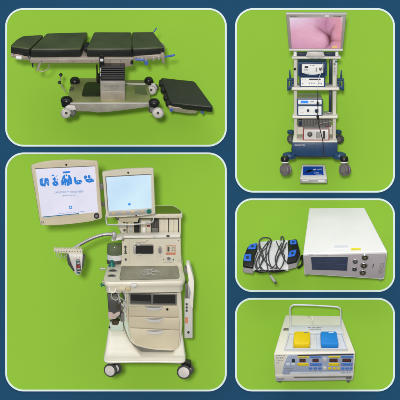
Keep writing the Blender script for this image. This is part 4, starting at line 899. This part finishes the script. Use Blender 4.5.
endblock([(286.4, 262.6), (288.2, 252), (287.6, 240.2), (297, 238.8), (300.2, 252.6), (296.6, 260.4)], None,
         [[(290, 240.2), (296.4, 239.6), (296.6, 243.8), (290.2, 244)], [(287.6, 256.4), (289.6, 250.8), (296.6, 249.0), (294.6, 255.6)]])
m = MB(fd); m.ptube([(297, 262, -4), (300.5, 259, 4), (302.6, 256, 8), (302.2, 264, -4), (298, 268, -6)], 1.2, 8, 4); m.tube([T(254, 269.4, 2), T(260, 271.2, 2), T(267, 270.4, 2), T(276, 271.0, 2), T(287, 268.6, 2)], 1.6, 8, 5); Q.part('black_strap', m, 'black')
X_ = Thing(fd, 'cable', 'thin grey cable wrapped round the white cloth pad, ending in a silver plug', 'cable', (270, 272, 0))
m = MB(fd)
def wrap(pts, r=.62): m.tube([T(x, y, zd+2.6+q) for x, y, q in pts], r, 8, 7)
wrap([(259, 250, 0), (259.4, 241, 1.5), (264, 237.6, 2), (270, 238.6, 2), (271, 243, 1.4), (268, 252, .8), (262, 262, .4), (258, 268, .2), (256.4, 262, .6), (262, 250, 1.2), (268.6, 241, 1)])
wrap([(259.8, 243, 0), (260, 252, .6), (264.4, 260, .5), (270, 266, 0), (277, 268.4, -1)])
wrap([(268, 242.4, .6), (265.8, 252, .7), (266.4, 262, .5), (268, 270.6, 0), (270.2, 275.8, -2)], .6)
wrap([(272, 241, .6), (269, 250, .6), (268.6, 260, .6), (271.8, 268.6, 0)])
wrap([(281, 240.4, .2), (281.6, 236.6, 1.6), (283.8, 238.6, 1.4), (282, 248, .8), (277, 258, .6), (276, 268, 0)])
wrap([(284.8, 240.4, .2), (280.6, 250, .8), (283.8, 260, .5), (279, 268.6, 0), (275, 260, .6), (278, 250, .9), (281.6, 243, .7)])
wrap([(286.4, 243, .2), (282.4, 254, .9), (286, 262, .5)])
wrap([(258, 252, .2), (254.6, 262, .8), (257.6, 270, 0), (266, 271.2, -.6)])
wrap([(260, 246, .6), (263, 256, 1.1), (260, 266, .6), (262, 270.6, .2)])
wrap([(270.6, 240, .4), (266.6, 247, .8), (260.6, 254, .8), (258.8, 263, .6), (263, 269.6, .2)], .5)
wrap([(276.2, 241, .6), (279.6, 249, .8), (284.4, 256, .8), (281.6, 266, .4)], .5)
wrap([(285.6, 247, .8), (279, 255, .9), (275.4, 264, .6), (270, 268, .4)], .5)
X_.part('lead', m, 'cable')
m = MB(fd); m.tube([T(269.8, 275.2, zd+1.2), T(272, 278, zd+1.2), T(274.6, 281.6, zd+1.2)], [1.1, 1.5, 1.3], 14); X_.part('plug', m, 'silver')
m = MB(fd); m.tube([T(274.4, 281.3, zd+1.2), T(275.2, 282.4, zd+1.2)], 1.0, 12); X_.part('plug_tip', m, 'dgrey')

# ------------------------------------------------------------------ E white box monitor
fe = Fr(345, 255, 38, .62); P, T = fe.P, fe.T
E = Thing(fe, 'monitor_unit', 'white box shaped medical monitor with dark screen and five round sockets, beside the cable-wrapped pad', 'medical monitor', (345, 278, 20))
m = MB(fe); ft_ = [P(302.9, 253.8, 0), P(387.6, 251.2, 3)]
fl4 = [P(302.9, 254.0, 0), P(387.6, 251.6, 2), P(385.2, 280.2, 2), P(304.6, 274.8, 0)]
zT = fl4[0].z
bl = T(310.4, 207.8, zT-1.0); br_ = T(366.4, 207.4, zT+1.5)
bk4 = [bl, br_, V((br_.x-1, br_.y, fl4[2].z+1)), V((bl.x+1, bl.y, fl4[3].z))]
m.loft([fl4, bk4]); bd = E.part('housing', m, 'white', bev=1.3, seg=4)
m = MB(fe); ins_ = [(303.4, 255.6), (386.6, 253.6), (384.6, 279.0), (305.2, 274.0)]
def fpY(px): return (px-302.9)/84.7*2
def fpoly(pts, d0, d1, mb=None):
    mb = mb or MB(fe); a = [P(p[0], p[1], fpY(p[0])-d0) for p in pts]; b = [v+V((0, d0-d1, 0)) for v in a]; return mb.loft([a, b])
E.part('front_fascia', fpoly(rr(ins_, [1, 2.5, 3, 1.5]), .5, -.6), 'lilac', bd, bev=.25)
s_ = E.part('screen_bezel', fpoly(rr([(310.4, 256.4), (348.6, 256.4), (348.0, 271.6), (311.8, 270.6)], .6), .8, 0), 'silver', bd, bev=.15)
E.part('dark_screen', fpoly([(311.1, 257.2), (347.9, 257.1), (347.3, 270.9), (312.4, 269.9)], 1.0, .2), 'lcd', bd)
print_rows(E, 'screen_trace', [(318, 259.4, 345, 259.4, -1.15, .3, 1), (316, 262.6, 334, 262.8, -1.15, .3, 2), (336, 264.5, 346, 264.6, -1.15, .5, 3), (315, 267, 343, 267.4, -1.15, .3, 4), (344, 258.5, 346.6, 258.6, -1.15, .6, 5)], 's_ghost', bd)
def sock(px, py, r, inner):
    m = MB(fe); c = P(px, py, fpY(px)-.4); m.lathe(c, (0, 1, 0), [(r*.94, -1.4), (r*1.08, -1.0), (r*1.2, .6)], 24); s_ = E.part('socket', m, 'chrome' if r > 2 else 'silverlt')
    m = MB(fe); m.lathe(c, (0, 1, 0), [(r*.4, -1.5), (r*.84, -1.55), (r*.84, -1)], 24); E.part('socket_hole', m, inner, s_)
    m = MB(fe); m.lathe(c, (0, 1, 0), [(r*.3, -1.9), (r*.36, -1.5)], 12); E.part('socket_pin', m, 'grey', s_)
for a_ in ((355.4, 261.2, 2.6, 'dgrey'), (354.9, 268.9, 2.5, 'inkd'), (365.0, 257.1, 3.4, 'brown'), (364.2, 265.3, 3.4, 'brown'), (363.2, 272.4, 3.3, 'brown')): sock(*a_)
m = MB(fe); m.deck([(351.2, 249.3), (360.8, 249.1), (360.9, 247.7), (351.4, 247.8)], zT+2.6, .5); E.part('yellow_sticker', m, 'inky', bd)
m = MB(fe); m.deck([(334.0, 246.6), (348.0, 246.6), (347.8, 245.2), (334.2, 245.2)], zT+1.9, .5); E.part('white_sticker', m, 'inkw', bd)
m = MB(fe); dashes(m, 307.6, 254.95, 313.6, 254.95, -.3, .8, 1); dashes(m, 315, 255.0, 329, 255.0, -.35, .5, 2); E.part('brand_lettering', m, 'ink', bd)
m = MB(fe)
for (x, y, l, sd) in ((371, 258.6, 6, 4), (374.4, 258, 3, 5), (372.8, 265.4, 4.4, 6), (370.6, 271, 4, 7)):
    dashes(m, x, y, x-.5, y+l*.8, .8, .3, sd)
E.part('fine_print', m, 'ink', bd)
E.part('print_mark', fpoly([(373.6, 264.2), (374.2, 264.2), (373.4, 268.2), (372.8, 268.2)], .9, .4), 'inkd', bd)
# vertical lettering down the right edge
t_ = E.text('INVOS', 0, 0, 3.2, 0, 'dsilver', bd, 'side_lettering', slope=78, width=13.5)
d_ = P(382.2, 273.8, fpY(382)-.75)-P(0, 0, 0)
for v in t_.data.vertices: v.co += d_*fe.u
for (a_, b_) in ((306.5, 275.6), (381.5, 280.6)):
    m = MB(fe); m.lathe(P(a_, b_-1.2, 6), (0, 0, 1), [(1.6, -.6), (1.6, 1.4)], 14); E.part('foot', m, 'silver')

# ------------------------------------------------------------------ F electrosurgical unit
fu = Fr(315, 352, 40, .52); P, T = fu.P, fu.T
U = Thing(fu, 'electrosurgical_unit', 'ivory electrosurgical unit with blue and yellow keypad front, wire handle and tray on top', 'electrosurgical unit', (315, 380, 18))
fl4 = [P(273.8, 354.2, 0), T(355.6, 352.8, P(0, 354.2, 0).z), P(354.6, 375.6, 0), P(275.0, 376.2, 0)]
zT = fl4[0].z; m = MB(fu)
bl = T(286.2, 316.0, zT); br_ = T(342.6, 316.8, zT)
m.loft([fl4, [bl, br_, V((br_.x, br_.y, fl4[2].z)), V((bl.x, bl.y, fl4[3].z))]]); bd = U.part('housing', m, 'cream', bev=.9, seg=3)
m = MB(fu); a_ = [P(275.2, 376.0, -.8), P(354.4, 375.4, -.8), P(353.6, 381.2, -.8), P(276, 382.4, -.8)]
m.loft([a_, [V((v.x*.78, 42, v.z)) for v in a_]]); ch = U.part('lower_chassis', m, 'silverlt', bev=.5)
m = MB(fu); m.poly([(294, 377.6), (352.6, 377.0), (352.6, 378.2), (294, 378.8)], -1.2, -.7); m.rbox(346.5, 378.4, 352, 380, -1.2, -.7, .4); U.part('chassis_recess', m, 'grey', ch)
m = MB(fu); m.rbox(277, 378, 284, 381, -1.8, -.6, 1); U.part('rocker_switch', m, 'silver', ch, bev=.3)
for a_ in (280, 349):
    m = MB(fu); m.lathe(P(a_, 382.4, 3), (0, 0, 1), [(1.6, -.2), (1.8, 1.4)], 14); U.part('foot', m, 'grey')
m = MB(fu); m.poly(rr([(288.0, 355.4), (353.8, 353.9), (352.8, 374.4), (282.2, 375.2), (284, 366)], [1.5, 1, 1, 2, 3]), -.8, -.2); fa_ = U.part('keypad_fascia', m, 'panelblue', bd, bev=.1)
m = MB(fu); m.poly([(297.6, 355.0), (353.6, 353.9), (353.6, 355.0), (297.6, 356.2)], -1.05, -.7); U.part('fascia_header', m, 'dgrey', bd)
m = MB(fu); m.poly([(291, 372.8), (352.7, 372.4), (352.6, 374.6), (290, 375)], -1.05, -.7); U.part('fascia_footer', m, 'inkw', bd)
def keys(lst, name, mt_, r=.4, d=-1.3):
    for (x0, y0, x1, y1) in lst:
        m = MB(fu); m.rbox(x0, y0, x1, y1, d, d+.5, r); U.part(name, m, mt_, bd, bev=.1)
keys([(297.6, 356.7, 308.8, 358.5), (328.6, 356.5, 340.4, 358.1)], 'yellow_strip', 'keyyellow')
keys([(309.8, 356.7, 321.4, 358.4), (341.2, 356.3, 353.2, 357.9)], 'blue_strip', 'keyblue')
keys([(299.6, 359.2, 305.8, 362.6), (312.6, 359.2, 318.8, 362.4), (329.6, 359, 337.8, 362.4), (342.6, 359, 351.4, 362.2)], 'digit_window', 'inkd')
m = MB(fu)
for (x0, y0, x1) in ((300.6, 360.9, 305), (313.6, 360.8, 318), (331, 360.7, 336.8), (344, 360.6, 350.4)):
    q = x0
    while q < x1: m.rbox(q, y0-1, q+1.0, y0+1, -1.45, -1.3, .2); q += 1.7
U.part('digit', m, 's_led', bd)
keys([(291.9, 359.2, 295.0, 362.8)], 'rocker', 'inkd')
keys([(297.4, 363.6, 308.8, 366.2), (328.8, 363.4, 339.8, 366.2)], 'yellow_key', 'keyyellow', 1.1)
keys([(310, 363.6, 322, 366.2), (341.2, 363.6, 353, 366.0)], 'blue_key', 'keyblue', 1.1)
keys([(309.2, 368.0, 312.6, 370.0), (313.8, 368.0, 317.2, 370.0), (318.4, 368.0, 321.8, 370.0), (341.6, 368.0, 345, 370), (345.8, 368, 349.2, 370), (350, 368, 353, 370)], 'blue_button', 'keyblue', .9)
keys([(328.2, 368.0, 331.6, 370.0), (332.8, 368.0, 336.2, 370.0), (337, 368.0, 340.2, 370.0)], 'yellow_button', 'keyyellow', .9)
m = MB(fu)
for (a_, b_) in ((299, 364.9), (307, 364.9), (312, 364.9), (320, 364.9), (330.6, 364.8), (338.2, 364.8), (343, 364.8), (351.2, 364.8)): m.disc(a_, b_, .55, -1.9, -1.3, 10)
U.part('key_symbol', m, 'redlabel', bd)
for (a_, b_) in ((325, 360.4), (325, 369.2)):
    m = MB(fu); m.disc(a_, b_, 2.1, -2.4, -.7); k_ = U.part('round_knob', m, 'silverlt', bd)
keys([(286.2, 363.6, 290, 366), (291.6, 363.4, 295.2, 365.8)], 'white_key', 'inkw', .6)
print_rows(U, 'brand_lettering', [(276.2, 355.6, 285.6, 355.4, -.5, .5, 1), (276.6, 358.2, 284, 358.1, -.5, .9, 2), (276.6, 360.6, 283, 360.5, -.5, .4, 3), (276.8, 363.2, 279, 363.2, -.5, .9, 4)], 'ink', bd)
print_rows(U, 'fascia_lettering', [(289, 357.2, 295, 357.2, -1.1, .4, 5), (284.6, 369, 294, 368.9, -1.1, .5, 6), (287, 371.2, 293, 371.2, -1.1, .4, 7), (309, 371.3, 322, 371.3, -1.1, .4, 8),
 (328, 371.3, 352, 371.2, -1.1, .4, 9), (300, 373.6, 322, 373.5, -1.3, .5, 10), (341, 373.5, 351, 373.4, -1.3, .9, 11)], 'ink', bd)
m = MB(fu); dashes(m, 299, 357.6, 307, 357.6, -1.6, .5, 31); dashes(m, 330, 357.4, 339, 357.3, -1.6, .5, 32); dashes(m, 311, 357.5, 320, 357.5, -1.6, .5, 33); dashes(m, 343, 357.1, 352, 357.1, -1.6, .5, 34); U.part('strip_lettering', m, 'ink', bd)
# tray on top
tz = zT+1.0
m = MB(fu); m.deck([(284.2, 350.6), (347.8, 350.6), (342.2, 326), (290.2, 326)], tz, .8); tr = U.part('tray', m, 'traywhite', bev=.1)
def wall(a, b, h_, wd=.6, z0=None):
    mm = MB(fu); z0 = tz if z0 is None else z0; p, q = T(*a, z0), T(*b, z0); d = (q-p).normalized(); n_ = V((-d.y, d.x, 0))*wd
    mm.loft([[p-n_, q-n_, q+n_, p+n_], [v+V((0, 0, h_)) for v in (p-n_, q-n_, q+n_, p+n_)]]); return mm
for a, b, h_ in (((284.8, 350.4), (347.2, 350.4), 2.4), ((284.8, 350.2), (290, 333), 2.8), ((347.2, 350.2), (342, 333), 2.8), ((315.6, 350.2), (315.8, 333), 2.8)):
    U.part('tray_wall', wall(a, b, h_), 'traywhite', tr, bev=.2)
m = MB(fu); m.deck([(288.6, 333.2), (343.6, 333.2), (341.6, 326.4), (290.6, 326.4)], tz+3.0, 2.9); U.part('tray_back_ledge', m, 'traywhite', tr, bev=.3)
m = MB(fu)
for (x0, x1, yy) in ((308.4, 322.4, 328.2), (310, 320.6, 329.8)):
    q = x0
    while q < x1: m.deck([(q, yy+.35), (q+.9, yy+.35), (q+.9, yy-.35), (q, yy-.35)], tz+3.15, .1); q += 1.3
U.part('ledge_lettering', m, 'ink', tr)
m = MB(fu); m.deck([(283.6, 330.6), (289, 330.6), (289, 328.8), (284.4, 328.8)], tz, .8); U.part('side_slot', m, 'grey', bd)
yh = T(291, 326.5, tz+3).y-1
m = MB(fu); m.ptube([(291.4, 327.6, yh), (290.7, 320, yh), (290.2, 312, yh), (290.4, 308.2, yh), (292.2, 305.9, yh), (296, 305.1, yh), (315, 305.6, yh), (334, 306.9, yh), (338.8, 307.7, yh), (340.8, 309.6, yh), (341.2, 313, yh), (341.6, 320, yh), (341.9, 326.4, yh)], .8, 10, 6)
U.part('wire_handle', m, 'traywhite')
def pedal(name, label, pts, bpts, mt_):
    th = Thing(fu, name, label, 'pedal', (sum(p[0] for p in pts)/4, max(p[1] for p in pts), 8), 'foot pedals in the tray')
    m = MB(fu); top = [T(*p, tz+6.0) for p in rr(pts, [2.4, 2.4, 1.2, 1.2], 3)]; c_ = sum(top, V())/len(top)
    def k_(s, dz): return [V((c_.x+(v.x-c_.x)*s, c_.y+(v.y-c_.y)*s, v.z+dz)) for v in top]
    m.loft([k_(1.0, -5.2), k_(1.03, -4.4), k_(1.03, -2.6), k_(1.0, -.9), k_(.96, -.15), k_(.92, 0)]); pt_ = th.part('pedal_top', m, mt_)
    x0, x1 = pts[0][0], pts[1][0]
    for yy in (342.2, 343.4):
        m = MB(fu); m.tube([T(x0+3, yy-.6, tz+5.9), T((x0+x1)/2, yy, tz+5.95), T(x1-3, yy-.6, tz+5.9)], .22, 6, 6); th.part('moulded_ridge', m, mt_, pt_)
    m = MB(fu); m.loft([k_(.98, -6.4), k_(1.0, -5.9), k_(1.0, -5.0)]); th.part('pedal_base', m, 'dgrey')
    return th
py_ = pedal('foot_pedal', 'yellow foot pedal in the left half of the tray', [(293.2, 344.2), (310.2, 344.2), (310.4, 331.6), (294.6, 331.6)], None, 'pedalyellow')
m = MB(fu); m.deck([(304, 333.4), (308.6, 333.4), (308.6, 332.6), (304, 332.6)], tz+6.1, .15); py_.part('printed_mark', m, 'ink')
pb_ = pedal('foot_pedal', 'blue foot pedal in the right half of the tray', [(321.0, 344.2), (338.8, 344.2), (337.0, 331.6), (321.0, 331.6)], None, 'pedalblue')
m = MB(fu); m.deck([(329, 333.4), (334, 333.4), (334, 332.6), (329, 332.6)], tz+6.1, .15); pb_.part('printed_mark', m, 'inkw')
Z_ = Thing(fu, 'coiled_lead', 'short pale lead looped upright behind the tray under the wire handle', 'cable', (313, 326, 40))
m = MB(fu); yc = yh+3; m.ptube([(308.6, 317.8, yc+10), (311.4, 317.2, yc+4), (313.4, 319, yc), (313.8, 322.6, yc-1), (313.2, 326.6, yc-1)], .55, 8, 6); m.ptube([(310.4, 318, yc+2), (312.6, 318.8, yc), (312.6, 323, yc-1), (311.8, 326.8, yc-1)], .45, 8, 6); Z_.part('lead', m, 'cream')
